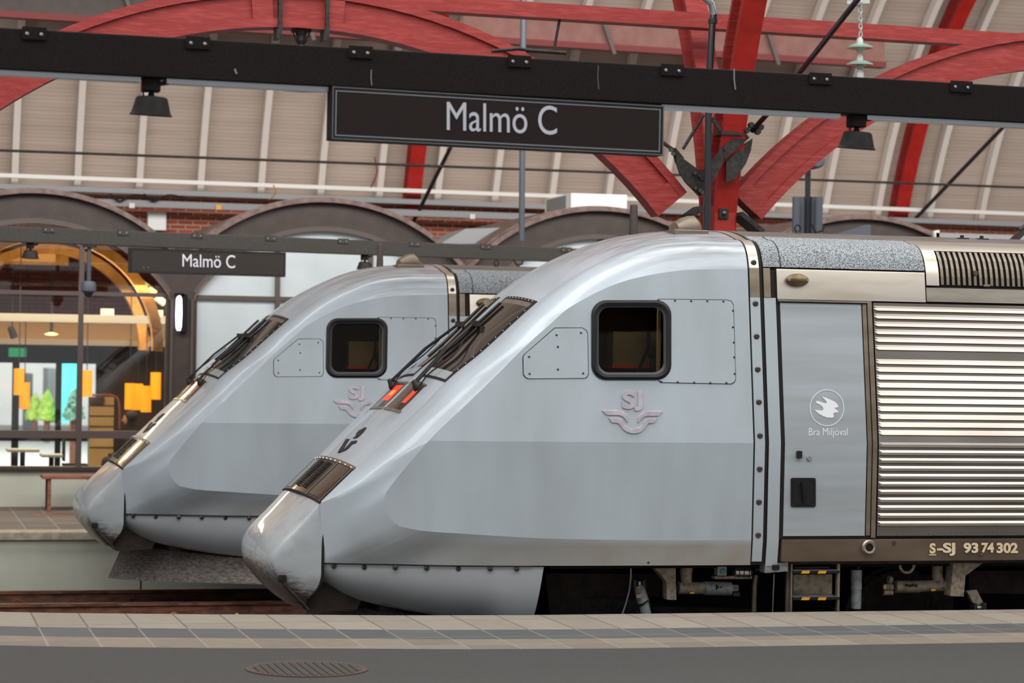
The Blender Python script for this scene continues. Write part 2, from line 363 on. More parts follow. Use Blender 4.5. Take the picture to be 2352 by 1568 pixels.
def topdirt(name):
    # soot film lying on the top of the roof in streaks that run along the car
    m = MATS[name]; nt = m.node_tree; p = nt.nodes['Principled BSDF']; old = p.inputs['Base Color'].links[0].from_socket
    tc = nt.nodes.new('ShaderNodeTexCoord'); sp = nt.nodes.new('ShaderNodeSeparateXYZ'); nt.links.new(tc.outputs['Object'], sp.inputs[0])
    a = nt.nodes.new('ShaderNodeMapRange'); a.inputs[1].default_value = 3.55; a.inputs[2].default_value = 3.98; nt.links.new(sp.outputs[2], a.inputs[0])
    mp = nt.nodes.new('ShaderNodeMapping'); mp.inputs['Scale'].default_value = (.5, 7, 3); nt.links.new(tc.outputs['Object'], mp.inputs[0])
    no = nt.nodes.new('ShaderNodeTexNoise'); no.inputs['Scale'].default_value = 3.5; no.inputs['Detail'].default_value = 10; nt.links.new(mp.outputs[0], no.inputs['Vector'])
    r = nt.nodes.new('ShaderNodeMapRange'); r.inputs[1].default_value = .38; r.inputs[2].default_value = .66; r.inputs[3].default_value = .1; r.inputs[4].default_value = 1; nt.links.new(no.outputs['Fac'], r.inputs[0])
    d = nt.nodes.new('ShaderNodeMath'); d.operation = 'MULTIPLY'; nt.links.new(a.outputs[0], d.inputs[0]); nt.links.new(r.outputs[0], d.inputs[1])
    mx = nt.nodes.new('ShaderNodeMix'); mx.data_type = 'RGBA'; nt.links.new(d.outputs[0], mx.inputs[0]); nt.links.new(old, mx.inputs[6]); mx.inputs[7].default_value = srgb(112, 98, 88)
    nt.links.new(mx.outputs[2], p.inputs['Base Color'])
topdirt('band_paint')
# ================================================================ SETTING
YW = 41.0            # brick wall of the far hall
YP = 35.4            # pavilion front
XA, XB = -16, 34
# near platform: four strips that follow its gently curving edge
EDGE = [(-14, 21.6), (-4, 21.0), (.2, 20.45), (1.3, 20.12), (2.35, 19.9), (3.35, 19.74), (4.1, 19.6), (5.2, 19.5), (7.2, 19.48), (10.5, 19.45), (20, 19.4), (34, 19.4)]
ZN = .644
mb = MB()
offs = [0, 1.08, 1.72, 2.35, 18]
for k in range(4):
    mb.cur = k
    rows = [[(x, y-offs[k], ZN) for x, y in EDGE], [(x, y-offs[k+1], ZN) for x, y in EDGE]]
    mb.grid(rows)
mb.cur = 4
mb.grid([[(x, y, ZN) for x, y in EDGE], [(x, y, ZN-.2) for x, y in EDGE], [(x, y-.1, ZN-.2) for x, y in EDGE], [(x, y-.1, -.3) for x, y in EDGE]])
pl = struct(mb.build('floor', ['slab_beige', 'slab_grey', 'slab_tan', 'asphalt', 'kerb']))
# track bed
mb = MB(); mb.grid([[(XA, 18.5, -.2), (XA, 31, -.2)], [(XB, 18.5, -.2), (XB, 31, -.2)]])
struct(mb.build('floor', 'ballast'))
# far platform: kerb stone, paving, concrete front
yf = 30.4; zf = .555
mb = MB()
mb.box((XA, yf+.05, -.3), (XB, yf+.5, zf-.07)); mb.cur = 1; mb.box((XA, yf, zf-.09), (XB, yf+.55, zf)); mb.cur = 2
mb.grid([[(XA, yf+.55, zf-.002), (XA, 46, zf-.002)], [(XB, yf+.55, zf-.002), (XB, 46, zf-.002)]]); mb.cur = 3
jx = at(324, 1337, yf).x
mb.box((jx-.008, yf+.045, -.3), (jx+.008, yf+.06, zf-.1))
struct(mb.build('floor', ['concrete', 'kerb', 'far_paving', 'gap_black']))
# brick wall of the hall (above the cafe) and its inner storey
mb = MB(); mb.box((XA, YW, 4.75), (XB, YW+.4, 5.5)); struct(mb.build('wall_back', 'brickwork'))
# vaulted, boarded ceiling of the far hall
VR = 8.47; VZ = 2.5; VY = 33.0
def vault(th, R, yc=VY): return (yc-R*cos(th), VZ+R*sin(th))
a0 = math.asin(2.8/VR); A1 = radians(66)
mb = MB(); N = 48
for R in (VR+.32,):
    rows = []
    for k in range(N+1):
        th = A1+(pi-a0-A1)*k/N; y, z = vault(th, R); rows.append([(XA, y, z), (XB, y, z)])
    mb.grid(rows)
ceil = struct(mb.build('ceiling', 'boards', smooth=True))
x = 1.94-1.04*16
bt = None
while x < 30:
    if bt is None:
        mb = MB(); rows = []
        for k in range(N+1):
            th = A1+(pi-a0-A1)*k/N
            y1, z1 = vault(th, VR+.30); y2, z2 = vault(th, VR+.12)
            rows.append([(x-.055, y1, z1), (x-.055, y2, z2), (x+.055, y2, z2), (x+.055, y1, z1)])
        mb.loft(rows); bt = mb.build('ceiling_batten', 'batten', ceil); x0b = x
    else:
        c = bt.copy(); col.objects.link(c); c.parent = ceil; c.location = (x-x0b, 0, 0)
    x += 1.04

# rails of both tracks
def rail(y, label):
    zr = -.07 if y > 25 else 0
    mb = MB(); prof = [(-.07, -.16), (.07, -.16), (.07, -.145), (.012, -.125), (.01, -.045), (.036, -.035), (.036, -.002), (-.036, -.002), (-.036, -.035), (-.01, -.045), (-.012, -.125), (-.07, -.145)]
    mb.loft([[(X, y+a, b) for a, b in prof] for X in (XA, XB)])
    r = mb.build('rail', 'rust', origin=(5, y, -.16)); tag(r, label, 'rail', 'rails of the two tracks')
    mb = MB(); mb.box((XA, y-.036, -.004), (XB, y+.036, 0)); mb.build('rail_head', 'rail_top', r)
    x = -6.3
    first = None
    while x < 14:
        if first is None:
            mb = MB(); mb.box((x-.06, y-.12, -.16), (x+.06, y-.035, -.118)); mb.box((x-.03, y-.1, -.12), (x+.03, y-.04, -.095))
            first = mb.build('rail_clip', 'rust', r); fx = x
        else:
            c = first.copy(); col.objects.link(c); c.parent = r; c.location = (x-fx, 0, 0)
        x += .65
    r.location.z += zr
    return r
YC = 21.12; YC2 = YC+7.5
rail(YC-.755, 'rusty rail under the front train, hidden behind the near platform edge')
rail(YC+.755, 'rusty rail under the front train on its far side')
rail(YC2-.755, 'rusty rail with clips running in front of the rear train, nearer of its pair')
rail(YC2+.755, 'rusty rail by the far platform wall, farther of its pair')
for yc in (YC, YC2):
    k = 0; x = -7.0; f1 = None
    while x < 14:
        if f1 is None:
            mb = MB(); mb.box((x-.12, yc-1.25, -.22), (x+.12, yc+1.25, -.165)); f1 = mb.build('sleeper', 'sleeper', origin=(x, yc, -.22), bevel=.01); fx = x; o = f1
        else:
            o = f1.copy(); col.objects.link(o); o.location = (x, yc, -.22 - (.07 if yc > 25 else 0))
        tag(o, 'concrete sleeper lying in the ballast under the %s track' % ('front' if yc == YC else 'rear'), 'sleeper', 'sleepers of the %s track' % ('front' if yc == YC else 'rear'))
        x += .65
# litter by the rail
g = at(399, 1403, 27.3)
mb = MB(); mb.lathe((g.x, g.y, -.2), [(.005, 0), (.035, .02), (.045, .05), (.03, .07), (.004, .08)], 5)
tag(mb.build('dry_leaf', 'bench_wood', origin=(g.x, g.y, -.2)), 'crumpled brown dry leaf lying beside the rusty rail', 'leaf')
g = at(544, 1410, 27.3); mb = MB(); mb.lathe((g.x, g.y, -.2), [(.004, 0), (.022, .01), (.025, .03), (.02, .05), (.004, .055)], 12)
tag(mb.build('bottle_cap', 'yellow', origin=(g.x, g.y, -.2)), 'small bright yellow cap lying in the ballast by the rail', 'cap')
# drain covers
def drain(name, px, py, z, rx, ry, label):
    c = atz(px, py, z); mb = MB(); n = 36
    mb.loft([[(c.x+rx*k*cos(2*pi*i/n), c.y+ry*k*sin(2*pi*i/n), z+h) for i in range(n)] for k, h in ((1, -.01), (1, .008), (.9, .008), (.88, .002))])
    o = mb.build(name, 'drain_iron', origin=(c.x, c.y, z)); tag(o, label, 'drain cover')
    f = None
    for i in range(-6, 7):
        xx = rx*.86*i/6.5; h = ry*.84*sqrt(max(0, 1-(i/6.8)**2))
        mb = MB(); mb.box((c.x+xx-rx*.035, c.y-h, z), (c.x+xx+rx*.035, c.y+h, z+.009)); mb.build('grate_bar', 'asphalt', o)
drain('drain_cover', 705, 1537, ZN, .42, .42, 'round cast iron drain cover set in the dark asphalt of the near platform')

# ---- far platform details: channel drain and trestle bench
p0 = atz(74, 1180, zf); p1 = atz(215, 1187, zf)
mb = MB(); mb.box((p0.x, p0.y-.3, zf-.01), (p0.x+1.9, p0.y, zf+.004)); ch = mb.build('channel_drain', 'bench_wood', origin=(p0.x, p0.y, zf))
tag(ch, 'reddish paving panel with ribbed iron channel drain in the far platform', 'drain')
for k in range(22):
    mb = MB(); xx = p0.x+.65+k*.055; mb.box((xx, p0.y-.22, zf+.003), (xx+.028, p0.y-.06, zf+.014)); mb.build('grate_bar', 'brown_iron', ch)
Yb = 34.7
a = at(95, 1090, Yb); b = at(262, 1092, Yb)
zt = a.z
tb = empty('trestle_table', (a.x+1, Yb, zf), 'long narrow wooden trestle table with thin brown legs against the grey concrete wall', 'table')
mb = MB(); mb.box((a.x, Yb-.28, zt-.05), (a.x+2.6, Yb+.28, zt)); mb.build('tabletop', 'bench_wood', tb, bevel=.01)
for xx, yy in ((a.x+.1, Yb-.22), (a.x+.1, Yb+.22), (a.x+2.5, Yb-.22), (a.x+2.5, Yb+.22)):
    mb = MB(); mb.bar((xx, yy, zt-.04), (xx, yy, zf), .05, .05); mb.build('leg', 'bench_wood' if yy < Yb else 'brown_iron', tb)
mb = MB(); mb.bar((a.x+.68, Yb, zt-.04), (a.x+.62, Yb, zf+.18), .05, .05, (0, 1, 0)); mb.build('brace', 'brown_iron', tb)
mb = MB(); mb.bar((a.x+.75, Yb, zt-.05), (a.x+1.6, Yb, zf+.12), .05, .05, (0, 1, 0)); mb.build('brace', 'brown_iron', tb)

# ================================================================ ARCADE OF RED TIMBER BETWEEN THE TRACKS
COLX = [-.42, 8.76, 17.95]; YA = 24.9
def sweepI(cx, path, wid, dep, web, fl, mats=('red_wood', 'red_paint')):
    # I-section swept along path of (pos, outward normal); section width along 'side' given
    pass
def rib(cx, yc, side, a1, label):
    # transverse rib: side=+1 rises into the far hall, -1 towards the camera
    W = .13; D = .36; fl = .05; wb = .05
    root = empty('vault_rib', (cx, YA, 4.2), label, 'arched rib', 'red ribs of the vaults')
    n = 34; secs = []; under = []
    A0 = math.asin(1.5/VR)
    for k in range(n+1):
        th = A0+(a1-A0)*k/n
        def pt(dx, R):
            y = yc-side*R*cos(th); z = VZ+R*sin(th); return (cx+dx, y, z)
        R0 = 8.28 if side > 0 else VR; R1 = R0+D
        secs.append([pt(-W, R0+.012), pt(W, R0+.012), pt(W, R0+fl), pt(wb, R0+fl), pt(wb, R1-fl), pt(W, R1-fl), pt(W, R1), pt(-W, R1), pt(-W, R1-fl), pt(-wb, R1-fl), pt(-wb, R0+fl), pt(-W, R0+fl)])
        under.append([pt(-W, R0), pt(W, R0), pt(W, R0+.012), pt(-W, R0+.012)])
    mb = MB(); mb.loft(secs); mb.build('rib_web', 'red_wood', root)
    mb = MB(); mb.loft(under); mb.build('rib_underside', 'red_paint', root)
    return root
labs = ['left out of frame', 'rising from the central red post', 'at the right edge of the station hall']
for i, cx in enumerate(COLX):
    rib(cx, 33.2, 1, pi-math.asin(2.9/8.28), ['red timber rib of the far vault at the left of the photo', 'red timber rib leaning away from the central post towards the far wall', 'red timber rib of the far vault behind the right round pendant lamp'][i])
    rib(cx, 16.42, -1, pi*.5, ['red timber rib of the near vault at the left, above the frame', 'bright red rib rising from the central post towards the viewer, cut by the frame', 'red timber rib of the near vault right of the frame'][i])
    t = empty('arcade_post', (cx, YA, -.2), ['red timber arcade post left of the frame', 'red timber arcade post rising between the two trains', 'red timber arcade post right of the frame'][i], 'post')
    mb = MB(); mb.box((cx-.132, YA-.235, -.2), (cx+.132, YA+.18, 4.5)); mb.build('shaft', 'red_paint', t, bevel=.02)
    mb = MB(); mb.box((cx-.3, YA-.3, -.2), (cx+.3, YA+.3, .5)); mb.build('plinth', 'concrete_light', t, bevel=.02)
    if i == 1:
        p = at(1662, 490, YA-.25)
        mb = MB(); mb.box((p.x-.055, YA-.262, p.z-.06), (p.x+.055, YA-.232, p.z+.06)); pp = mb.build('bolt_plate', 'iron', t, bevel=.006)
        mb = MB(); mb.lathe((p.x, YA-.262, p.z), [(.028, 0), (.024, .018), (.006, .024)], 12, (0, -1, 0)); mb.build('bolt', 'bolt', pp)
def arch(xm, label):
    cz = 1.03; r0 = 5.2; r1 = 5.62; yb = YA-.13; yt = YA+.13
    root = empty('arcade_arch', (xm, YA, 4.3), label, 'arch', 'red arches of the arcade')
    lim = math.acos(3.98/ r0); n = 40
    a_, b_ = lim, pi-lim
    def ring(mb, ra, rb, y0, y1, aa=a_, bb=b_, n=n):
        rows = []
        for k in range(n+1):
            th = aa+(bb-aa)*k/n
            rows.append([(xm+ra*cos(th), y0, cz+ra*sin(th)), (xm+ra*cos(th), y1, cz+ra*sin(th)), (xm+rb*cos(th), y1, cz+rb*sin(th)), (xm+rb*cos(th), y0, cz+rb*sin(th))])
        mb.loft(rows); return mb
    ring(MB(), r0+.05, r1-.05, YA-.085, YA+.085).build('arch_web', 'red_wood', root)
    ring(MB(), r0, r0+.09, yb, yt).build('arch_flange', 'red_wood', root)
    ring(MB(), r1-.09, r1, yb, yt).build('arch_flange', 'red_wood', root)
    for th in (a_+.02, pi*.5-.07, pi*.5+.07, b_-.02):
        ring(MB(), r0+.03, r1-.03, yb+.008, yt-.008, th-.02, th+.02, 2).build('arch_stiffener', 'red_wood', root)
    return root
arch(4.05, 'red timber arch curving over the two trains, upper left, between the arcade posts')
arch(13.2, 'red timber arch rising to the right of the central post behind the right lamp')
arch(-5.1, 'red timber arch of the arcade left of the frame')
# iron clamps and hanger at the crown of the left arch
for px in (644, 752):
    p = at(px, 30, YA-.15); mb = MB(); mb.box((p.x-.02, YA-.17, 6.12), (p.x+.02, YA+.17, 6.75)); mb.box((p.x-.04, YA-.2, 6.1), (p.x-.01, YA-.14, 6.2))
    tag(mb.build('strap_clamp', 'iron', origin=(p.x, YA, 6.12)), 'black iron strap clamped round the crown of the left red arch, %s of the pair' % ('left' if px < 700 else 'right'), 'clamp', 'straps at the arch crown')
p = at(692, 62, YA)
hk = empty('crown_hanger', (p.x, YA, 6.1), 'black iron hanger with a white insulator under the crown of the red arch', 'hanger')
mb = MB(); mb.box((p.x-.1, YA-.05, 6.2), (p.x+.1, YA+.05, 6.26)); mb.lathe((p.x, YA, 6.06), [(.02, 0), (.05, .05), (.05, .1), (.07, .15)], 12); mb.build('bracket', 'iron', hk)
mb = MB(); mb.tube([(p.x-.09, YA, 6.21), (p.x-.05, YA, 6.1), (p.x, YA, 6.02), (p.x+.05, YA, 6.1), (p.x+.09, YA, 6.21)], .008, 6); mb.build('wire_loop', 'iron', hk)
mb = MB(); mb.lathe((p.x, YA, 6.0), [(.01, 0), (.03, .02), (.03, .05), (.01, .07)], 12); mb.build('insulator', 'insulator_body', hk)
# horizontal timbers
def beam_px(name, pa, pb, Y, hpx, thick, m, label, cat, group=None, web=None):
    A = at(*pa, Y); B = at(*pb, Y); d = (B-A)
    h = hpx/ppm((pa[0]+pb[0])/2, Y)
    A0_ = A-d*.0; B0_ = B
    mb = MB(); mb.bar(A0_, B0_, thick, h); o = mb.build(name, m, origin=(A+B)/2); return tag(o, label, cat, group)
beam_px('arcade_beam', (560, -17), (2520, 108), YA+.25, 34, .22, 'red_wood', 'long red horizontal beam resting on the crowns of the arcade arches', 'beam')
o = beam_px('arcade_beam', (-300, -60), (559, -17), YA+.25, 34, .22, 'red_wood', 'red horizontal beam on the left arch crown above the frame', 'beam')
for (xa, ya, xb, yb, lab) in ((1062, 55, 2030, 118, 'pale red plate purlin under the far vault right of the centre, with struts'), (-60, -6, 985, 60, 'dark red plate purlin under the far vault at the upper left')):
    A = at(xa, ya, 38.1); B = at(xb, yb, 38.1); h = 66/ppm(1500, 38.1)
    root = empty('purlin', (A+B)/2, lab, 'purlin', 'purlins of the far vault')
    mb = MB(); mb.bar(A, B, .06, h*.9); mb.build('web_plate', 'red_pale' if xa > 0 else 'arch_brown', root)
    for s in (-1, 1):
        mb = MB(); mb.bar(A+Vector((0, 0, s*h/2)), B+Vector((0, 0, s*h/2)), .22, .1); mb.build('flange', 'red_dark', root)
    for q in (.33, .72):
        c = A.lerp(B, q); mb = MB(); mb.bar(c+Vector((-.1, -.12, h/2)), c+Vector((.12, -.12, -h/2-.12)), .05, .06); mb.build('strut', 'mullion', root)
# ---- iron brackets at the central post
def plate_px(name, pts, Y, th, m, parent=None):
    mb = MB(); mb.slab([at(x, y, Y) for x, y in pts], (0, th, 0)); return mb.build(name, m, parent)
c = at(1690, 360, YA-.2)
br = empty('tie_bracket', c, 'black iron bracket and tie rod running up right from the central red post', 'bracket', 'brackets of the tie rods')
plate_px('strap', [(1632, 371), (1650, 350), (1669, 328), (1690, 314), (1710, 303), (1722, 316), (1664, 367), (1649, 397), (1632, 425)], YA-.46, .03, 'iron', br)
plate_px('gusset', [(1668, 371), (1713, 328), (1729, 318), (1725, 345), (1714, 375), (1690, 410), (1668, 420)], YA-.42, .02, 'iron', br)
for q in ((1664, 343), (1666, 363), (1713, 300), (1723, 288), (1745, 293), (1738, 303)):
    p = at(*q, YA-.46); mb = MB(); mb.lathe(p, [(.034 if q[0] > 1700 else .014, 0), (.034 if q[0] > 1700 else .014, .06 if q[0] > 1700 else .02)], 6, (0, -1, 0)); mb.build('bolt', 'iron', br)
mb = MB(); mb.tube([at(1728, 300, YA-.45), at(1762, 262, YA-.8), at(1965, 5, YA-3.2), at(2010, -50, YA-3.8)], .03, 10); mb.build('tie_rod', 'black_pipe', br)
br = empty('tie_bracket', at(1585, 400, YA), 'black iron bracket bolted to the left side of the central red post', 'bracket', 'brackets of the tie rods')
plate_px('plate', [(1552, 345), (1571, 365), (1604, 389), (1617, 391), (1617, 445), (1606, 451), (1597, 441), (1575, 419), (1561, 397), (1554, 374)], YA-.24, .03, 'iron', br)
plate_px('side_plate', [(1543, 341), (1552, 339), (1571, 362), (1565, 395), (1552, 372)], YA-.2, .03, 'iron', br)
for q in ((1594, 398), (1606, 404), (1610, 410), (1595, 432), (1606, 438), (1611, 442), (1540, 345), (1545, 353)):
    p = at(*q, YA-.24); mb = MB(); mb.lathe(p, [(.022, 0), (.022, .035)], 6, (0, -1, 0)); mb.build('bolt', 'bolt', br)
mb = MB(); mb.tube([at(1548, 345, YA-.2), at(1520, 326, YA+.2), at(1400, 240, YA+1.5)], .022, 8); mb.build('tie_rod', 'iron', br)
mb = MB(); mb.tube([at(1569, 342, YA-.26), at(1616, 264, YA-.26)], .018, 8); mb.build('brace_rod', 'iron', br)
tag(plate_px('iron_band', [(1657, 300), (1706, 304), (1706, 311), (1657, 308)], YA-.5, .3, 'iron'), 'black iron band wrapped round the bright red post above the bracket', 'band')
tag(plate_px('iron_band', [(1636, 276), (1640, 268), (1659, 298), (1657, 308)], YA-.47, .05, 'iron'), 'diagonal black iron strap between the two red ribs', 'band')
for q, s in (((1606, 478), -1), ((1690, 492), 1)):
    A = at(q[0]+(2 if s > 0 else 0), q[1], YA-.16); B = at(q[0]+s*(52 if s > 0 else 26), q[1]+(42 if s > 0 else 18), YA-.16)
    mb = MB(); mb.bar(A, B, .34, .05, (0, 0, 1)); tag(mb.build('bearing_plate', 'iron', origin=A), 'black bearing plate at the foot of the red arch, %s of the central post' % ('left' if s < 0 else 'right'), 'plate', 'bearing plates at the arch feet')
# other rods and cables
def rod(pa, Ya, pb, Yb_, r, m, label, name='tie_rod', cat='rod'):
    mb = MB(); A = at(*pa, Ya); B = at(*pb, Yb_); mb.tube([A, B], r, 8); return tag(mb.build(name, m, origin=A), label, cat)
rod((948, 512), 40.9, (1036, 336), 38.5, .035, 'iron', 'dark tie rod slanting up from the far wall beside the left red rib')
rod((2090, 515), 40.9, (2306, 290), 38.0, .035, 'iron', 'dark tie rod slanting up across the ceiling at the far right')
rod((-60, 343), 38.3, (2420, 433), 38.3, .022, 'iron', 'thin dark cable running level across the whole far vault', 'cable', 'cable')
rod((1272, 118), YA+.25, (1288, 30), YA+.2, .016, 'iron', 'short black rod hanging above the big station sign', 'hanger_rod')
# drain pipe on the post
dp = empty('drain_pipe', at(1626, 525, 24.35), 'black drainpipe running down the central red post', 'pipe')
mb = MB(); mb.tube([at(1640, 28, 24.35), at(1636, 60, 24.35), at(1629, 180, 24.35), at(1626, 330, 24.35), at(1624, 530, 24.35), Vector((at(1624, 530, 24.35).x, 24.35, .2))], .038, 16); mb.build('pipe', 'black_pipe', dp, smooth=True)
mb = MB(); mb.tube([at(1598, -30, 24.35), at(1615, -8, 24.35), at(1634, 8, 24.35), at(1640, 34, 24.35)], .042, 16); mb.build('bend', 'alu', dp, smooth=True)
for q in ((1637, 50),):
    p = at(*q, 24.35); mb = MB(); mb.lathe(p, [(.05, -.02), (.05, .03)], 16); mb.build('pipe_clip', 'iron', dp)

# ---- insulator string
ins = empty('insulator_string', at(1972, 8, 23.4), 'string of pale green disc insulators hanging from a chain at the upper right', 'insulator')
s = ppm(1972, 23.4)
mb = MB(); mb.bar(at(1944, 6, 23.4), at(1996, 4, 23.4), .04, .04); mb.lathe(at(1970, 4, 23.4), [(.05, -.03), (.05, .03)], 10, (1, 0, 0)); mb.build('bracket', 'insulator_body', ins)
for k, yy in enumerate(range(16, 88, 9)):
    p = at(1976+ (yy-16)*.01, yy, 23.4); mb = MB(); n = 14; rx, rz = (.018, .03)
    ax = Vector((1, 0, 0)) if k % 2 else Vector((0, 1, 0))
    mb.tube([p+ax*(rx*cos(2*pi*i/n))+Vector((0, 0, rz*sin(2*pi*i/n))) for i in range(n)], .006, 6, False, True); mb.build('chain_link', 'insulator_body', ins)
for yy in (86, 125):
    p = at(1975, yy, 23.4); mb = MB(); mb.lathe(p, [(.02, 0), (.034, -.02), (.04, -.07), (.045, -.085)], 16); mb.build('metal_cap', 'insulator_body', ins, smooth=True)
for yy in (107, 146):
    p = at(1975, yy, 23.4); mb = MB(); mb.lathe(p, [(.04, .035), (.08, .025), (.138, .0), (.136, -.018), (.09, -.012), (.04, -.03), (.03, -.06)], 28); mb.build('insulator_disc', 'insulator', ins, smooth=True)
p = at(1975, 165, 23.4); mb = MB(); mb.lathe(p, [(.03, .01), (.045, -.02), (.045, -.12), (.02, -.2)], 16); mb.build('end_cap', 'insulator_body', ins, smooth=True)

# ---- hangers, tubes and lamps in the far hall
pp = at(1198, 553, 33.0); pt_ = at(1202, 38, 33.0)
mb = MB(); mb.tube([pp, pt_, pt_+Vector((0, 0, .5))], .043, 14); tag(mb.build('hanger_post', 'pipe_grey', smooth=True, origin=pp), 'slim dark grey post standing on the rear girder right of its middle', 'post')
tc_ = empty('tube_cluster', at(1855, 530, 30.5), 'cluster of four dark grey vertical tubes behind the roof of the front train', 'tubes')
for px_, w_ in ((1829, 9), (1842, 9), (1868, 9), (1881, 9)):
    A = at(px_, 452, 30.5+(.15 if px_ in (1842, 1868) else 0)); mb = MB(); mb.tube([A, Vector((A.x, A.y, 1.0))], w_/ppm(1850, 30.5), 16); mb.build('tube', 'pipe_grey', tc_, smooth=True)
A = at(1856, 385, 30.6); mb = MB(); mb.tube([A, Vector((A.x, A.y, 4.6)), Vector((A.x, A.y, 4.0))], [.04, .035, .045], 12); mb.build('mast', 'black_pipe', tc_, smooth=True)
mb = MB(); mb.box((A.x-.2, 30.35, .2), (A.x+.22, 30.95, 1.0)); mb.build('base', 'concrete_light', tc_)
A = at(1872, 368, 30.4); mb = MB(); mb.lathe(A+Vector((0, -.1, 0)), [(.09, 0), (.115, .02), (.12, .22), (.1, .24)], 24, (0, 1, 0)); mb.tube([A+Vector((0, .05, 0)), at(1856, 388, 30.6)], .03, 8)
tag(mb.build('loudspeaker', 'pipe_grey', origin=A), 'round dark loudspeaker on top of the thin mast beside the red arch', 'loudspeaker')
A = at(695, 204, 34); mb = MB(); mb.lathe(A, [(.1, .12), (.3, .08), (.34, .02), (.28, -.03), (.05, -.05)], 28); o = mb.build('dome_light', 'insulator', smooth=True, origin=A)
tag(o, 'pale oval ceiling light below the front girder left of the big sign', 'lamp'); mb = MB(); mb.tube([A+Vector((0, 0, .1)), Vector((A.x, A.y, 10.9))], .02, 8); mb.build('stem', 'iron', o)

# ================================================================ GIRDERS WITH SIGNS AND LAMPS
class Girder:
    def __init__(s, p0, p1, z0, z1, th, m, label, xa, xb):
        s.a = Vector((p0[0], p0[1], 0)); s.d = (Vector((p1[0], p1[1], 0))-s.a).normalized(); s.n = Vector((s.d.y, -s.d.x, 0)); s.th = th; s.z0 = z0; s.z1 = z1
        s.root = empty('girder', s.a+s.d*3+Vector((0, 0, z0)), label, 'girder', 'dark girders over the platforms')
        A = s.on(xa); B = s.on(xb)
        mb = MB(); c = Vector((0, 0, (z0+z1)/2)); bk = -s.n*th/2
        mb.bar(A+c+bk, B+c+bk, th, z1-z0); mb.build('web', m, s.root, bevel=.008)
        for P_ in (A+s.d*.3, B-s.d*.3):
            mb = MB(); mb.bar(Vector((P_.x, P_.y, .3))+bk, Vector((P_.x, P_.y, z0))+bk, .14, .14); mb.build('post', m, s.root)
    def on(s, x): return s.a+s.d*((x-s.a.x)/s.d.x)
    def hit(s, px, py, off=0.):
        d = ray(px, py); a = s.a+s.n*off; t = a.dot(s.n)/d.dot(s.n); return Vector((d.x*t, d.y*t, ZC+d.z*t))
    def box(s, x0, x1, z0, z1, o0, o1):
        mb = MB(); pts = []
        A = s.on(x0); B = s.on(x1)
        k = mb.add([P_+s.n*o+Vector((0, 0, z)) for z in (z0, z1) for P_, o in ((A, o1), (B, o1), (B, o0), (A, o0))])
        for q in ((0,3,2,1),(4,5,6,7),(0,1,5,4),(1,2,6,5),(2,3,7,6),(3,0,4,7)): mb.face([k+i for i in q])
        return mb
G1 = Girder((.59, 14.5), (7.48, 15.01), 4.463, 4.712, .16, 'girder_black', 'long black steel girder over the near platform carrying the large sign', -3.2, 12)
G2 = Girder((1.33, 32), (9.69, 33.85), 4.245, 4.45, .16, 'girder_grey', 'long dark grey girder over the far platform carrying the small sign', -3, 14)
for G, xs, wd, hh, gname in ((G1, (80, 456, 830, 1195, 1546, 1886, 2210), 56, .062, 'front'), (G2, (121, 292, 462, 631, 797, 961, 1124, 1309), 26, .06, 'rear')):
    for px in xs:
        p = G.hit(px, 0); hw = wd/2/ppm(px, p.y)
        mb = G.box(p.x-hw, p.x+hw, G.z1-hh, G.z1+.012, 0, .012); pl_ = mb.build('clamp_plate', 'girder_black' if G is G1 else 'girder_grey', G.root)
        for sx in (-.6, .55):
            q = G.on(p.x+hw*sx)+Vector((0, 0, G.z1-hh*.5))+G.n*.012
            mb = MB(); mb.lathe(q, [(.011, 0), (.011, .004), (.006, .008)], 10, G.n); mb.build('screw', 'alu', pl_)
# pale channels below the front girder
for a_, b_ in ((-60, 326), (386, 758), (1525, 1936), (1998, 2420)):
    A = G1.hit(a_, 100).x; B = G1.hit(b_, 100).x
    G1.box(A, B, G1.z0-.03, G1.z0, -.1, -.02).build('cable_channel', 'alu', G1.root)
# scratches of pale paint on the web
for x0, y0, x1, y1, r in ((853, 160, 854, 196, .004), (1374, 150, 1375, 205, .002), (1686, 158, 1689, 206, .006), (540, 158, 544, 170, .008), (474, 84, 475, 102, .004)):
    mb = MB(); mb.tube([G1.hit(x0, y0, .002), G1.hit((x0+x1)/2-1.5, (y0+y1)/2, .002), G1.hit(x1, y1, .002)], r, 5); mb.build('paint_drip', 'alu', G1.root)
mb = MB(); mb.tube([G1.hit(1130, 118, -.08), G1.hit(1190, 112, -.08), G1.hit(1215, 116, -.08), G1.hit(1300, 122, -.08)], .012, 8); tag(mb.build('cable_loop', 'iron', origin=G1.hit(1190, 112)), 'black cables lying on top of the front girder above the sign', 'cable')

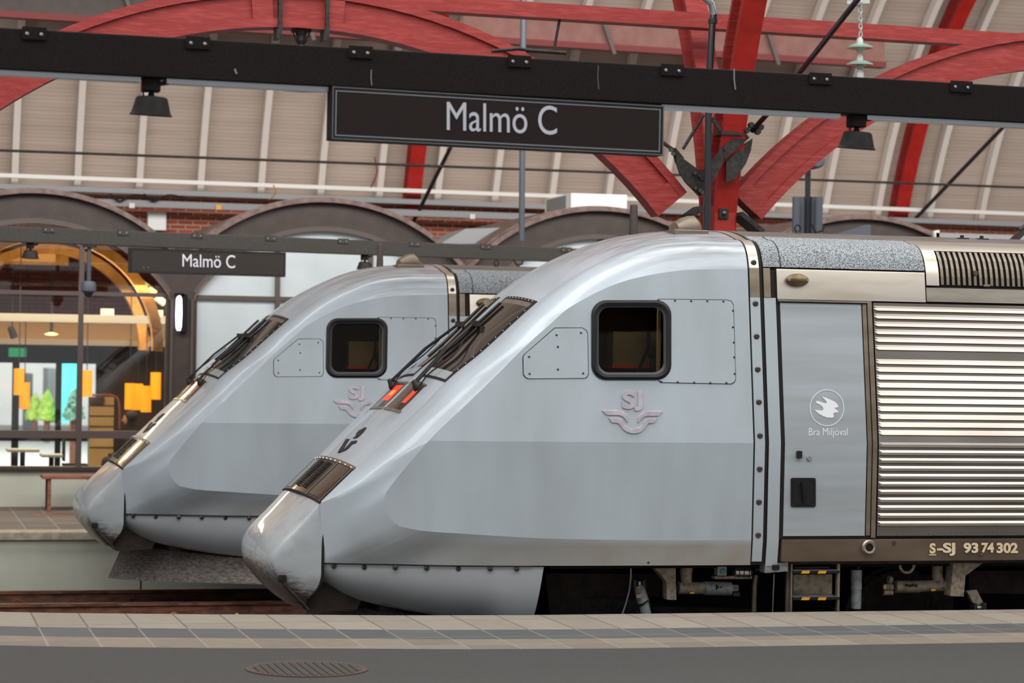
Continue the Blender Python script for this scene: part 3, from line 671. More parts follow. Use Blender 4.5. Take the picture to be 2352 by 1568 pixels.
def sign(G, quad, lq, th, label, face, letters_w, far=False):
    tl, tr, br, bl = quad
    root = empty('station_sign', G.hit((tl[0]+tr[0])/2, (tl[1]+bl[1])/2, .03), label, 'sign', 'station name signs')
    P3 = [G.hit(x, y, .03) for x, y in quad]
    mb = MB(); mb.slab(P3, -G.n*th); mb.build('case', 'girder_black' if not far else 'girder_grey', root, bevel=.006)
    n = G.n
    def inset(k):
        c = sum(P3, Vector())/4; w_ = (P3[1]-P3[0]).normalized(); u_ = Vector((0, 0, 1)); out = []
        for p, sx, sz in zip(P3, (1, -1, -1, 1), (-1, -1, 1, 1)): out.append(p+w_*k*sx+u_*k*sz)
        return out
    for nm, k0, k1, off, m_ in (('frame', 0, .022, .012, 'dark_metal'), ('frame_lip', .004, .007, .016, 'alu' if not far else 'dark_metal'), ('inner_frame', .024, .03, .01, 'alu' if not far else 'dark_metal')):
        A = inset(k0); B = inset(k1); mb = MB(); r = []
        for p, q in zip(A, B): r.append([p, p+n*off, q+n*off, q])
        r.append(r[0]); mb.loft(r, True, False); mb.build(nm, m_, root)
    mb = MB(); mb.slab([p+n*.004 for p in inset(.022)], n*.003); pane = mb.build('face_panel', face, root)
    text_on('lettering', 'Malmö C', lq, lambda x, y: G.hit(x, y, .04), n, 'sign_letters', pane, .003, 0)
    return root
sign(G1, [(762, 198), (1524, 243), (1522, 358), (760, 320)], [(1026, 233), (1279, 243.5), (1279, 310), (1026, 299)], .12, 'large black station name sign with white letters under the front girder', 'sign_face', .0)
sign(G2, [(299, 569), (656, 580), (655, 636), (299, 626)], [(419, 583), (540, 586), (540, 616), (419, 612)], .1, 'small dark station name sign under the rear girder at the left', 'sign_face_far', .0, True)
for dx in (330, 340):
    p = G2.hit(dx, 614, .04); mb = MB(); mb.lathe(p, [(.008, 0), (.006, .006)], 8, G2.n); mb.build('screw', 'alu', bpy.data.objects['station_sign.001'])

def lamp(G, px, py0, sc, label, tilt=0):
    # housing under the girder, swivel and round flared shade; py0 = girder underside, sc = m per unit
    p = G.hit(px, py0, -.08); p.z = G.z0
    root = empty('pendant_lamp', p, label, 'lamp', 'round lamps under the girders')
    s = sc
    mb = MB(); mb.box((p.x-.062*s, p.y-.05*s, p.z-.085*s), (p.x+.055*s, p.y+.05*s, p.z)); mb.build('housing', 'girder_black', root, bevel=.008*s)
    mb = MB(); mb.bar((p.x+.055*s, p.y, p.z-.03*s), (p.x+.115*s, p.y, p.z-.018*s), .035*s, .028*s); mb.build('cable_gland', 'dark_metal', root)
    mb = MB(); mb.lathe((p.x, p.y, p.z-.115*s), [(.012*s, 0), (.022*s, .01*s), (.012*s, .035*s)], 12); mb.tube([(p.x-.055*s, p.y, p.z-.06*s), (p.x-.05*s, p.y, p.z-.11*s), (p.x-.02*s, p.y, p.z-.12*s)], .007*s, 6); mb.build('swivel', 'dark_metal', root)
    mb = MB(); ax = Vector((0.03+tilt, -.12, 1)).normalized(); c = Vector((p.x, p.y, p.z-.232*s))
    mb.lathe(c, [(.03*s, .122*s), (.085*s, .118*s), (.1*s, .108*s), (.126*s, .012*s), (.135*s, .006*s), (.135*s, -.006*s), (.122*s, -.006*s), (.11*s, .012*s), (.02*s, .02*s)], 36, ax); mb.build('lamp_shade', 'dark_metal', root, smooth=True)
    mb = MB(); mb.lathe(c, [(.112*s, .01*s), (.112*s, .002*s)], 36, ax); mb.build('lens', 'glass_dark', root)
    return root
lamp(G1, 348, 172, .95, 'round black lamp hanging from the front girder at the left')
lamp(G1, 1968, 262, .95, 'round black lamp hanging from the front girder at the right')
lamp(G2, 70, 560, .86, 'round dark lamp under the rear girder at the far left')
lamp(G2, 838, 582, .86, 'round dark lamp under the rear girder above the roof of the rear train')
p = G2.hit(205, 563, -.05); p.z = G2.z0
cc = empty('security_camera', p, 'dome security camera on a thin pole under the rear girder left of the small sign', 'camera')
k = 1/ppm(205, p.y)
mb = MB(); mb.box((p.x-14*k, p.y-.06, p.z-.035), (p.x+16*k, p.y+.06, p.z)); mb.build('mount', 'dark_metal', cc)
mb = MB(); mb.tube([p, p-Vector((0, 0, 84*k))], 5*k, 12); mb.build('pole', 'pipe_grey', cc, smooth=True)
mb = MB(); mb.lathe(p-Vector((0, 0, 110*k)), [(13*k, 0), (17*k, 4*k), (17*k, 22*k), (14*k, 26*k), (5*k, 28*k)], 24); mb.build('housing', 'pipe_grey', cc, smooth=True)
mb = MB(); mb.lathe(p-Vector((0, 0, 122*k)), [(2*k, 0), (8*k, 3*k), (12*k, 10*k), (13*k, 14*k)], 24); mb.build('dome', 'glass_dark', cc, smooth=True)

# ================================================================ PAVILION IN FRONT OF THE FAR WALL
AX = [1.99-4.3, 1.99, 6.24, 10.55, 14.88]; AZ = 2.33; RI = 2.37; RO = 2.85
labs = ['brown arched pavilion front left of the frame', 'brown arched pavilion front over the lit cafe, at the left', 'brown arched pavilion front behind the small sign and rear train', 'brown arched pavilion front under the white box', 'brown arched pavilion front behind the roof of the front train at the right']
for i, cx in enumerate(AX):
    root = empty('pavilion_arch', (cx, YP, 3.4), labs[i], 'arch', 'brown arches of the pavilion')
    lo = math.asin((4.05-AZ)/RO)
    def ring(ra, rb, y0, y1, a_, b_, n=40, czb=AZ):
        mb = MB(); rows = []
        for k in range(n+1):
            th = a_+(b_-a_)*k/n
            rows.append([(cx+ra*cos(th), y0, AZ+ra*sin(th)), (cx+ra*cos(th), y1, AZ+ra*sin(th)), (cx+rb*cos(th), y1, AZ+rb*sin(th)), (cx+rb*cos(th), y0, AZ+rb*sin(th))])
        return mb.loft(rows)
    ring(RI, RO-.06, YP, YP+.1, lo+.06, pi-lo-.06).build('fascia', 'arch_brown', root)
    ring(RO-.07, RO, YP-.12, YP+.1, math.acos(2.14/RO), pi-math.acos(2.14/RO)).build('rim', 'arch_rim', root)
    ring(RI-.02, RI+.05, YP-.06, YP+.02, .62, pi-.62).build('inner_rim', 'mullion', root)
    ring(RO-.02, RO+.02, YP+.1, YW, math.acos(2.14/RO), pi-math.acos(2.14/RO)).build('barrel_roof', 'arch_rim', root)
for i in range(len(AX)-1):
    cx = (AX[i]+AX[i+1])/2
    root = empty('pavilion_column', (cx, YP, zf), ['brown column of the pavilion left of the frame', 'dark brown pavilion column with flared capital under the small sign', 'dark brown pavilion column behind the rear train, capital showing over its roof', 'dark brown pavilion column behind the front train'][i], 'column', 'columns of the pavilion')
    mb = MB(); mb.box((cx-.175, YP-.06, zf), (cx+.175, YP+.16, 3.66)); mb.build('shaft', 'arch_brown', root, bevel=.012)
    for s in (-1, 1):
        mb = MB(); mb.box((cx+s*.15-.02, YP-.085, zf), (cx+s*.15+.02, YP-.05, 3.62)); mb.build('edge_strip', 'mullion', root)
    # flared capital following both arches
    L = []; R_ = []
    for k in range(9):
        z = 3.6+k*(4.18-3.6)/8
        h = 2.15-sqrt(max(.01, RI**2-(z-AZ)**2)); h = max(.175, h); L.append((cx-h, YP-.05, z)); R_.append((cx+h, YP-.05, z))
    mb = MB(); mb.slab(L+R_[::-1], (0, .15, 0)); mb.build('capital', 'arch_brown', root)
    for S_ in (L, R_):
        mb = MB(); mb.tube([(a, YP-.06, c_) for a, b, c_ in S_], .014, 6); mb.build('capital_edge', 'arch_rim', root)
# vertical wall lamp on the visible column
p = at(411, 719, YP-.14); k = 1/ppm(411, YP)
wl = empty('wall_lamp', p, 'tall narrow glowing white lamp on the brown pavilion column', 'lamp')
mb = MB(); mb.lathe(p-Vector((0, 0, 40*k)), [(4*k, 0), (7*k, 8*k), (8*k, 40*k), (7*k, 72*k), (4*k, 80*k)], 20); mb.build('tube', 'lamp_white', wl, smooth=True)
mb = MB(); mb.box((p.x+5*k, p.y-.02, p.z-43*k), (p.x+19*k, YP-.06, p.z+43*k)); mb.box((p.x-9*k, p.y-.02, p.z+38*k), (p.x+12*k, YP-.06, p.z+46*k)); mb.build('fixture', 'underdark', wl)
# concrete plinth walls under the glazing
mb = MB(); mb.box((XA, YP+.02, zf), (4.0, YP+.3, 1.085)); struct(mb.build('wall_front', 'concrete', bevel=.01))
mb = MB(); mb.box((4.0, YP+.02, zf), (18, YP+.3, 1.085)); struct(mb.build('wall_front', 'concrete', bevel=.01))
mb = MB(); mb.box((XA, YP-.05, 1.085), (18, YP+.2, 1.15)); struct(mb.build('trim_1', 'arch_brown', bevel=.01))
# glazing of the cafe bay
def glazing(i, label, clear):
    cx = AX[i]; root = empty('window_%d' % (i+1), (cx, YP, 1.15), label, 'window'); root['kind'] = 'structure'
    xl, xr = cx-1.97, cx+1.97
    def topz(x): return AZ+sqrt(max(0, (RI+.02)**2-(x-cx)**2))
    pts = [(xl, YP+.05, 1.15), (xr, YP+.05, 1.15)]+[(xr-(xr-xl)*k/24, YP+.05, topz(xr-(xr-xl)*k/24)) for k in range(25)]
    mb = MB(); mb.slab(pts, (0, .012, 0)); mb.build('pane', 'glass_clear' if clear else 'frosted', root)
    vxs = [at(185, 800, YP).x] if i == 1 else ([at(637, 700, YP).x] if i == 2 else [cx])
    if i == 2: vxs.append(2*cx-vxs[0])
    if i == 1: vxs.append(2*cx-vxs[0])
    for vx in vxs:
        mb = MB(); mb.box((vx-.035, YP-.02, 1.15), (vx+.035, YP+.09, topz(vx))); mb.build('mullion', 'mullion', root)
    for pz, hh in (((at(100, 672, YP).z if i == 1 else at(560, 684, YP).z), .03),) + (((at(100, 997, YP).z, .055),) if i == 1 else ()):
        mb = MB(); mb.box((xl, YP-.015, pz-hh), (xr, YP+.085, pz+hh)); mb.build('transom', 'mullion', root)
    for vx in (xl+.03, xr-.03):
        mb = MB(); mb.box((vx-.04, YP-.03, 1.15), (vx+.04, YP+.1, topz(vx))); mb.build('jamb', 'arch_brown', root)
for i, (l, c_) in enumerate((('glazed arch of the cafe left of the frame', True), ('glazed arch of the cafe at the left', True), ('arch filled with white frosted panels behind the rear train', False), ('frosted arch behind the front train', False), ('frosted arch at the right', False))): glazing(i, l, c_)

# things along the top of the far wall
def hbar(name, pa, pb, Y, hpx, th, m, label, cat, **kw):
    o = beam_px(name, pa, pb, Y, hpx, th, m, label, cat); return o
hbar('wall_rail', (-40, 401), (2400, 493), YW-.45, 9, .08, 'white_rail', 'white rail running along the foot of the boarded vault', 'rail')
hbar('cable_tray', (-40, 427), (2400, 518), YW-.25, 11, .2, 'duct', 'perforated grey cable tray above the brick wall', 'tray')
hbar('cable_duct', (150, 462), (1330, 502), YW-.5, 15, .12, 'duct', 'grey cable duct with small labels along the brick wall', 'duct')
for px, py, m_ in ((502, 476, 'yellow'), (303, 472, 'white_rail'), (1085, 497, 'white_rail')):
    p = at(px, py, YW-.57); mb = MB(); mb.box((p.x-.045, p.y-.012, p.z-.04), (p.x+.045, p.y, p.z+.04)); tag(mb.build('duct_label', m_, origin=p), {502: 'small orange label on the grey duct', 303: 'small white label at the left end of the grey duct', 1085: 'small white label on the grey duct right of the grey post'}[px], 'label')
for px, py, wpx, hpx, nm, m_, lab in ((360, 508, 42, 42, 'junction_box', 'board_white', 'white junction box on the brick wall between the first two arches'),):
    p = at(px, py, YW-.1); k = 1/ppm(px, YW); mb = MB(); mb.box((p.x-wpx*k/2, YW-.16, p.z-hpx*k/2), (p.x+wpx*k/2, YW-.002, p.z+hpx*k/2)); tag(mb.build(nm, m_, origin=p, bevel=.01), lab, 'box')
for px, lab in ((252, 'black cable looping over the duct, left of the pair'), (330, 'black cable looping over the duct, right of the pair')):
    mb = MB(); mb.tube(catmull([at(px, 445, YW-.6), at(px+22, 462, YW-.62), at(px+44, 452, YW-.6), at(px+60, 448, YW-.6), at(px+100, 455, YW-.6)], 16), .018, 6); tag(mb.build('wall_cable', 'gap_black', origin=at(px, 445, YW-.6)), lab, 'cable')
for px, m_, lab in ((628, 'yellow', 'yellow wire dangling beside the red rib over the second arch'), (860, 'red_wood', 'red wire dangling from the vault left of the red rib')):
    mb = MB(); mb.tube(catmull([at(px, 360 if px > 700 else 425, YW-1.3), at(px+6, 395 if px > 700 else 440, YW-1.2), at(px-8, 430 if px > 700 else 458, YW-1)], 10), .012, 6); tag(mb.build('loose_wire', m_, origin=at(px, 425, YW-1)), lab, 'wire')
# white ventilation box on the pavilion roof
A = at(1312, 443, 37); B = at(1440, 500, 37)
vb = empty('ventilation_box', (A.x, 37, B.z), 'white boxy ventilation unit on the pavilion roof above the third arch', 'box')
mb = MB(); mb.box((A.x, 37, B.z-.5), (B.x, 38.6, A.z)); mb.build('casing', 'box_white', vb, bevel=.01)
C_ = at(1282, 443, 37.9); mb = MB(); mb.box((C_.x, 37.3, B.z-.5), (A.x-.002, 38.5, A.z-.02)); mb.build('side_duct', 'duct', vb)
# dark sloping roof pieces between the barrels
def wedge(pts, Y, th, m, name, label, cat):
    mb = MB(); mb.slab([at(x, y, Y) for x, y in pts], (0, th, 0)); tag(mb.build(name, m, origin=at(*pts[0], Y)), label, cat)
wedge([(1010, 560), (1070, 525), (1185, 522), (1192, 560)], 36.5, 1.2, 'duct', 'roof_cowl', 'dark grey sloping roof cowl between the second and third arches', 'roof')
wedge([(1790, 575), (1990, 516), (2000, 516), (2000, 575)], 34.6, .2, 'pipe_grey', 'roof_cowl', 'dark sheet metal wedge in front of the fourth arch', 'roof')
wedge([(2150, 534), (2420, 542), (2420, 580), (2150, 575)], 35.2, .3, 'duct', 'parapet', 'grey parapet right of the fourth arch', 'parapet')
wedge([(2146, 530), (2158, 528), (2158, 580), (2150, 580)], 35.2, .1, 'white_rail', 'corner_post', 'short white corner post right of the fourth arch', 'post')

# ================================================================ CAFE INTERIOR
def ctop(x):
    c = min(AX, key=lambda q: abs(q-x)); return AZ+sqrt(RO**2-(x-c)**2)-.03
YI = 43.6
def wpanel(name, x0, y0, x1, y1, Y, th, m, label, cat, parent=None):
    a = at(x0, y1, Y); b = at(x1, y0, Y); mb = MB(); mb.box((a.x, Y, a.z), (b.x, Y+th, b.z)); o = mb.build(name, m, parent, origin=None if parent else (a.x, Y, a.z))
    return tag(o, label, cat) if label else o
# back wall with door openings
zt_ = at(100, 835, YI).z
xs = [at(px, 900, YI).x for px in (28, 44, 128, 141, 176, 184, 222)]
z_hi = at(100, 832, YI).z; z_lo = at(100, 1000, YI).z
mb = MB(); mb.box((XA, YI, z_hi), (9, YI+.3, 6)); mb.box((xs[6], YI, zf), (9, YI+.3, z_hi)); bw = struct(mb.build('wall_back_inner', 'interior_dark'))
bw.name = 'wall_back.001'
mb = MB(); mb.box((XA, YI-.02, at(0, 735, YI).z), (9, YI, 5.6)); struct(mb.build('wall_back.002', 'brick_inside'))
mb = MB(); mb.box((8.25, YP+.32, zf), (8.4, YI-.04, 4.0)); struct(mb.build('wall_right', 'interior_dark'))
dr = empty('door_1', (xs[3], YI, zf), 'glazed cafe entrance doors with dark frames', 'door'); dr['kind'] = 'structure'
for a_, b_ in ((xs[0], xs[1]), (xs[2], xs[3]), (xs[4], xs[5]), (xs[6], xs[6]+.1)):
    mb = MB(); mb.box((a_, YI-.03, zf), (b_, YI+.1, z_hi)); mb.build('stile', 'cloth_dark', dr)
mb = MB(); mb.box((XA, YI-.03, z_lo-.1), (xs[6], YI+.08, z_lo+.05)); mb.build('rail', 'cloth_dark', dr)
mb = MB(); mb.box((XA, YI-.05, zf), (xs[6], YI+.1, zf+.12)); mb.build('kick_plate', 'cloth_dark', dr)
mb = MB(); mb.box((-4, YI+.02, zf+.1), (xs[6], YI+.03, z_hi)); mb.build('pane', 'glass_clear', dr)
wpanel('door_header', -40, 800, 234, 832, YI-.1, .1, 'cloth_dark', 'dark header beam over the cafe doors', 'beam')
wpanel('soffit', -60, 745, 386, 785, YI-1.2, .2, 'soffit', 'warm lit cream soffit panel inside the cafe', 'panel')
wpanel('soffit_edge', -60, 783, 386, 789, YI-1.25, .08, 'batten', 'pale edge strip under the cream soffit', 'strip')
wpanel('service_beam', -60, 726, 386, 736, 39.2, .2, 'duct', 'pale green horizontal service beam inside the cafe', 'beam')
wpanel('service_box', 233, 709, 262, 726, 39.3, .2, 'insulator_body', 'pale box on the service beam, nearer the middle of the cafe', 'box')
wpanel('service_box', 345, 712, 375, 727, 39.3, .2, 'insulator_body', 'pale box on the service beam by the cafe column', 'box')
wpanel('wood_panel', -60, 572, 158, 604, 40.5, .3, 'wood_gold', 'golden wooden panel under the cafe roof', 'panel')
wpanel('air_unit', -60, 582, 128, 597, 40.3, .2, 'soffit', 'long dim air unit set in the golden wooden panel', 'unit')
for R_, yy, lab in ((1.98, 38.3, 'golden laminated wooden arch in the cafe, outer of the two'), (1.62, 40.2, 'golden laminated wooden arch in the cafe, inner of the two')):
    c0 = at(110, 790, yy); kk = 1/ppm(110, yy)
    rx = (255 if yy < 39 else 222)*kk; mb = MB(); rows = []
    for k in range(31):
        th = -.05+(pi+.1)*k/30; rows.append([(c0.x+(rx+d)*cos(th), y_, c0.z+(rx+d)*sin(th)) for d, y_ in ((-.1, yy), (-.1, yy+.25), (.06, yy+.25), (.06, yy))])
    mb.loft(rows); tag(mb.build('wooden_arch', 'wood_gold', origin=c0), lab, 'arch')
for k, (px, py) in enumerate(((245, 583), (268, 597), (285, 612), (330, 655), (345, 668), (368, 690))):
    p = at(px, py, 39.4); mb = MB(); mb.bar(p+Vector((-.07, 0, .05)), p+Vector((.07, 0, -.05)), .3, .1); tag(mb.build('skylight_block', 'insulator_body' if k % 2 else 'soffit', origin=p), ['uppermost pale', 'second from the top, buff', 'third from the top, pale', 'fourth from the top, buff', 'fifth from the top, pale', 'lowest, buff'][k]+' block between the two golden cafe arches', 'block', 'blocks between the cafe arches')
wpanel('exit_sign', 20, 799, 61, 819, YI-.17, .06, 'exit_green', 'green emergency exit sign above the cafe doors', 'sign')
for i_, (px, pyt, pyb, Yl, lab) in enumerate(((44, 846, 907, 40.0, 'orange cylinder pendant over the left cafe door, upper of two'), (57, 878, 939, 41.0, 'orange cylinder pendant over the left cafe door, lower of two'), (200, 850, 911, 40.4, 'single orange cylinder pendant beside the cafe mullion'), (299, 880, 940, 40.0, 'orange cylinder pendant, leftmost of the cluster by the wall'), (317, 881, 941, 40.3, 'orange cylinder pendant in the middle of the cluster by the wall'), (336, 886, 946, 39.6, 'orange cylinder pendant at the low right of the cluster by the wall'), (358, 855, 917, 40.2, 'orange cylinder pendant nearest the brown column'))):
    a = at(px, pyt, Yl); b = at(px, pyb, Yl); k = 1/ppm(px, Yl)
    root = empty('pendant_lamp', a, lab, 'lamp', 'orange pendants in the cafe')
    mb = MB(); r_ = 12*k; mb.lathe((a.x, Yl, b.z), [(r_, 0), (r_, a.z-b.z), (r_*.95, a.z-b.z), (r_*.95, 0)], 24); mb.build('lamp_shade', 'shade_amber', root, smooth=True)
    mb = MB(); mb.tube([(a.x, Yl, a.z-.1), (a.x, Yl, ctop(a.x))], .008, 6); mb.build('cord', 'gap_black', root)
for px, py, lab in ((28, 762, 'black spotlight on the cafe soffit at the far left'), (335, 759, 'black spotlight near the cafe column, left of the pair'), (352, 760, 'black spotlight near the cafe column, right of the pair')):
    p = at(px, py, 40.6); mb = MB(); mb.lathe(p, [(.03, .1), (.055, .08), (.065, -.1), (.05, -.1)], 16, (-.4, -.3, 1)); mb.tube([p+Vector((0, 0, .08)), Vector((p.x, p.y, ctop(p.x)))], .012, 6); tag(mb.build('spotlight', 'cloth_dark', origin=p), lab, 'spotlight')
p = at(118, 770, 40.6); root = empty('downlight', p, 'small glowing warm downlight on the cafe soffit', 'lamp')
mb = MB(); mb.lathe(p, [(.06, 0), (.12, .02), (.03, .05)], 20); mb.build('glow', 'lamp_warm', root); mb = MB(); mb.lathe(p, [(.03, .05), (.03, ctop(p.x)-p.z)], 12); mb.build('stem', 'cloth_dark', root)
# tiled kiosk with curved tube frame
kk = empty('kiosk', at(235, 1078, 42), 'tan tiled kiosk panel with a curved orange tube frame inside the cafe', 'kiosk')
o = wpanel('tiled_panel', 204, 912, 262, 1105, 42, .4, 'tile', None, None, kk)
o = wpanel('kiosk_sign', 204, 912, 240, 926, 41.95, .05, 'interior_dark', None, None, kk)
for j in range(5):
    q = wpanel('tile_joint', 204, 930+j*24, 262, 931.5+j*24, 41.98, .02, 'interior_dark', None, None, kk)
mb = MB(); mb.tube(catmull([at(212, 907, 42), at(255, 907, 42), at(270, 915, 42), at(274, 935, 42), at(274, 985, 42)], 20), .02, 8); mb.build('tube_frame', 'bench_wood', kk)
# seen through the doors: planting, turquoise building, pale street
mb = MB(); mb.grid([[(-12, YI+.3, zf-.02), (-12, 90, zf-.02)], [(30, YI+.3, zf-.02), (30, 90, zf-.02)]]); struct(mb.build('floor', 'pave_out'))
def tree(px, pyb, pyt, Y, wpx, m, label):
    A = at(px, pyb, Y); B = at(px, pyt, Y); k = 1/ppm(px, Y); root = empty('shrub', (A.x, Y, zf), label, 'shrub')
    mb = MB(); rnd = random.Random(px); n = 16; rows = []; h = B.z-A.z
    for j in range(13):
        t = j/12; r = wpx*k/2*(1-t)**.7*(1+.0)+.02
        rows.append([(A.x+r*(1+.25*rnd.uniform(-1, 1))*cos(2*pi*i/n), Y+r*(1+.25*rnd.uniform(-1, 1))*sin(2*pi*i/n), A.z+h*t+rnd.uniform(-.05, .05)) for i in range(n)])
    mb.loft(rows); mb.build('foliage', m, root)
    mb = MB(); mb.tube([(A.x, Y, zf-.02), (A.x, Y, A.z+.3)], .08, 8); mb.build('stem', 'bench_wood', root)
tree(108, 965, 896, 62, 46, 'leaf', 'tall yellow green conical shrub outside the cafe door')
tree(80, 962, 905, 63, 44, 'leaf', 'lower yellow green shrub left of the conical one outside the cafe')
tree(170, 960, 895, 47, 44, 'leaf_dark', 'dark green potted tree behind the cafe mullion')
for args in ((141, 826, 178, 970, 60, 2, 'aqua', 'turquoise building facade seen through the cafe door', 'building'), (108, 846, 128, 970, 62.5, 2, 'duct', 'grey tower block seen through the cafe door', 'building'), (60, 858, 76, 990, 66, 2, 'pipe_grey', 'distant blue grey tower seen through the cafe door', 'building')):
    wpanel('distant_building', *args)
wpanel('white_backdrop', -80, 800, 260, 975, 70, 1, 'board_white', 'added bright white backdrop panel across the street beyond the cafe doors', 'building')  # white panel added to make the view through the doors bright
# tables, chairs and seated people in the cafe
for px, py, lab in ((52, 1032, 'pale cafe table by the window at the left'), (118, 1044, 'low cafe table beside the window mullion')):
    p = at(px, py, 38.4); k = 1/ppm(px, 38.4); root = empty('cafe_table', (p.x, 38.4, zf), lab, 'table', 'cafe tables')
    w_ = 36 if px < 60 else 24
    mb = MB(); mb.box((p.x-w_*k, 38.1, p.z-.03), (p.x+w_*k, 38.7, p.z+.01)); mb.build('tabletop', 'table_top', root, bevel=.006)
    mb = MB(); mb.tube([(p.x, 38.4, zf+.03), (p.x, 38.4, p.z-.03)], .04, 10); mb.build('leg', 'cloth_dark', root)
    mb = MB(); mb.lathe((p.x, 38.4, zf), [(.22, 0), (.2, .03), (.05, .04)], 20); mb.build('foot', 'cloth_dark', root)
def chair(x, y, face, label):
    root = empty('cafe_chair', (x, y, zf), label, 'chair', 'cafe chairs')
    mb = MB(); mb.box((x-.2, y-.2, zf+.42), (x+.2, y+.2, zf+.46)); mb.build('seat', 'cloth_dark', root, bevel=.01)
    mb = MB(); mb.box((x+face*.18-.015, y-.2, zf+.5), (x+face*.18+.015, y+.2, zf+.85)); mb.build('backrest', 'cloth_dark', root, bevel=.01)
    for sx in (-1, 1):
        for sy in (-1, 1):
            mb = MB(); mb.tube([(x+sx*.18, y+sy*.18, zf), (x+sx*.17, y+sy*.17, zf+.43)], .014, 8); mb.build('leg', 'cloth_dark', root)
c1 = at(150, 1040, 37.4); chair(c1.x, 37.4, 1, 'dark cafe chair right of the left window table')
c1 = at(172, 1040, 39.4); chair(c1.x, 39.4, -1, 'dark cafe chair behind the window mullion')

def skin_mesh(name, nodes, edges, m, parent=None, levels=2, origin=None):
    me = bpy.data.meshes.new(name); me.from_pydata([n[:3] for n in nodes], edges, []); o = bpy.data.objects.new(name, me); col.objects.link(o)
    md = o.modifiers.new('skin', 'SKIN'); md.use_smooth_shade = True
    for i, n in enumerate(nodes): me.skin_vertices[0].data[i].radius = (n[3], n[4] if len(n) > 4 else n[3]); me.skin_vertices[0].data[i].use_root = (i == 0)
    sb = o.modifiers.new('sub', 'SUBSURF'); sb.levels = levels; sb.render_levels = levels
    dg = bpy.context.evaluated_depsgraph_get(); m2 = bpy.data.meshes.new_from_object(o.evaluated_get(dg)); bpy.data.objects.remove(o)
    for mm in m: m2.materials.append(MATS[mm])
    o = bpy.data.objects.new(name, m2); col.objects.link(o)
    if parent: o.parent = parent
    return o
def person(px, py, Y, label, flip):
    h = at(px, py, Y); root = empty('person', (h.x, Y, zf), label, 'person')
    L = []; f = flip; hz = h.z-zf; sh = hz-.24; hip = .52
    N_ = [(0, 0, hip, .15, .12), (f*-.02, 0, hip+.25, .14, .11), (f*.0, 0, sh-.06, .16, .12), (f*.03, 0, sh+.06, .055), (f*.05, 0, hz-.04, .085, .095), (f*.06, 0, hz+.06, .09, .1), (f*.06, 0, hz+.12, .06),
          (0, -.2, sh-.03, .06), (f*.08, -.25, sh-.28, .048), (f*.3, -.17, sh-.34, .036), (f*.38, -.14, sh-.33, .03),
          (0, .2, sh-.03, .06), (f*.08, .25, sh-.28, .048), (f*.3, .17, sh-.34, .036), (f*.38, .14, sh-.33, .03),
          (f*.12, -.1, hip-.01, .09), (f*.44, -.12, hip, .075), (f*.42, -.12, .12, .05), (f*.5, -.12, .05, .04),
          (f*.12, .1, hip-.01, .09), (f*.44, .12, hip, .075), (f*.42, .12, .12, .05), (f*.5, .12, .05, .04)]
    E_ = [(0,1),(1,2),(2,3),(3,4),(4,5),(5,6),(2,7),(7,8),(8,9),(9,10),(2,11),(11,12),(12,13),(13,14),(0,15),(15,16),(16,17),(17,18),(0,19),(19,20),(20,21),(21,22)]
    skin_mesh('body', N_, E_, ['cloth_dark'], root)
    mb = MB(); mb.lathe((f*.085, 0, hz-.08), [(.02, 0), (.06, .03), (.075, .1), (.06, .16), (.02, .19)], 16); mb.lathe((f*.165, 0, hz), [(.012, -.02), (.016, 0), (.004, .03)], 8)
    mb.build('face', 'skin', root, smooth=True, origin=(0, 0, 0))
    mb = MB(); mb.lathe((f*.03, 0, hz-.04), [(.05, 0), (.1, .05), (.11, .12), (.08, .18), (.02, .21)], 16); mb.build('hair', 'gap_black', root, smooth=True, origin=(0, 0, 0))
    mb = MB(); mb.box((-.22, -.2, .4), (.22, .2, .45)); 
    chair(h.x, Y, -f, 'dark cafe chair under the person in dark clothes' if f > 0 else 'dark cafe chair under the second person in dark clothes')
person(305, 965, 39.5, 'person with dark hair in dark clothes seated in the cafe beside the brown column', -1)
# ================================================================ THE POWER CAR
TR = empty('locomotive', (5.2, YC, 0), 'front silver grey wedge nosed locomotive standing at the near platform', 'train', 'twin locomotives')
def Ys(x, z):                                    # near flank of the body (absolute y)
    y = 19.58+(z-2.10)*.139 if z >= 2.10 else 19.58+(2.10-z)*.024
    if z < 1.26: y += (1.26-z)*(.12+.4*min(1, max(0, (7.3-x)/3)))
    if x < 5.3: y += .35*((5.3-x)/1.75)**2
    return y
def PS(px, py, off=0.):
    Y = 19.6
    for _ in range(8):
        p = at(px, py, Y); Y = Ys(p.x, p.z)-off
    return at(px, py, Y)
def XZ(px, py): p = PS(px, py); return (p.x, p.z)
# centre-line curve of the shoulders (|y| = 1) in side view, from roof down the front
Bp = [(7.24, 3.885), (6.8, 3.875), (6.4, 3.815), (6.01, 3.67), (5.75, 3.53), (5.54, 3.385), (5.40, 3.275), (5.15, 3.05), (4.92, 2.84), (4.66, 2.63), (4.40, 2.37), (4.12, 2.11), (3.86, 1.855), (3.54, 1.545)]
NB = 70
Bc = catmull([(x, 0, z) for x, z in Bp], NB)
def nrm2(P, i):
    d = P[min(i+1, len(P)-1)]-P[max(i-1, 0)]; d.normalize(); return Vector((d.z, 0, -d.x))*(1 if Vector((d.z, 0, -d.x)).z >= -.2 else -1)
Bn = []
for i in range(NB):
    d = (Bc[min(i+1, NB-1)]-Bc[max(i-1, 0)]).normalized(); n = Vector((-d.z, 0, d.x))
    if n.z < 0: n = -n
    Bn.append(n)
def delta(i): t = i/(NB-1); return lerp(.125, .06, min(1, t*1.6))
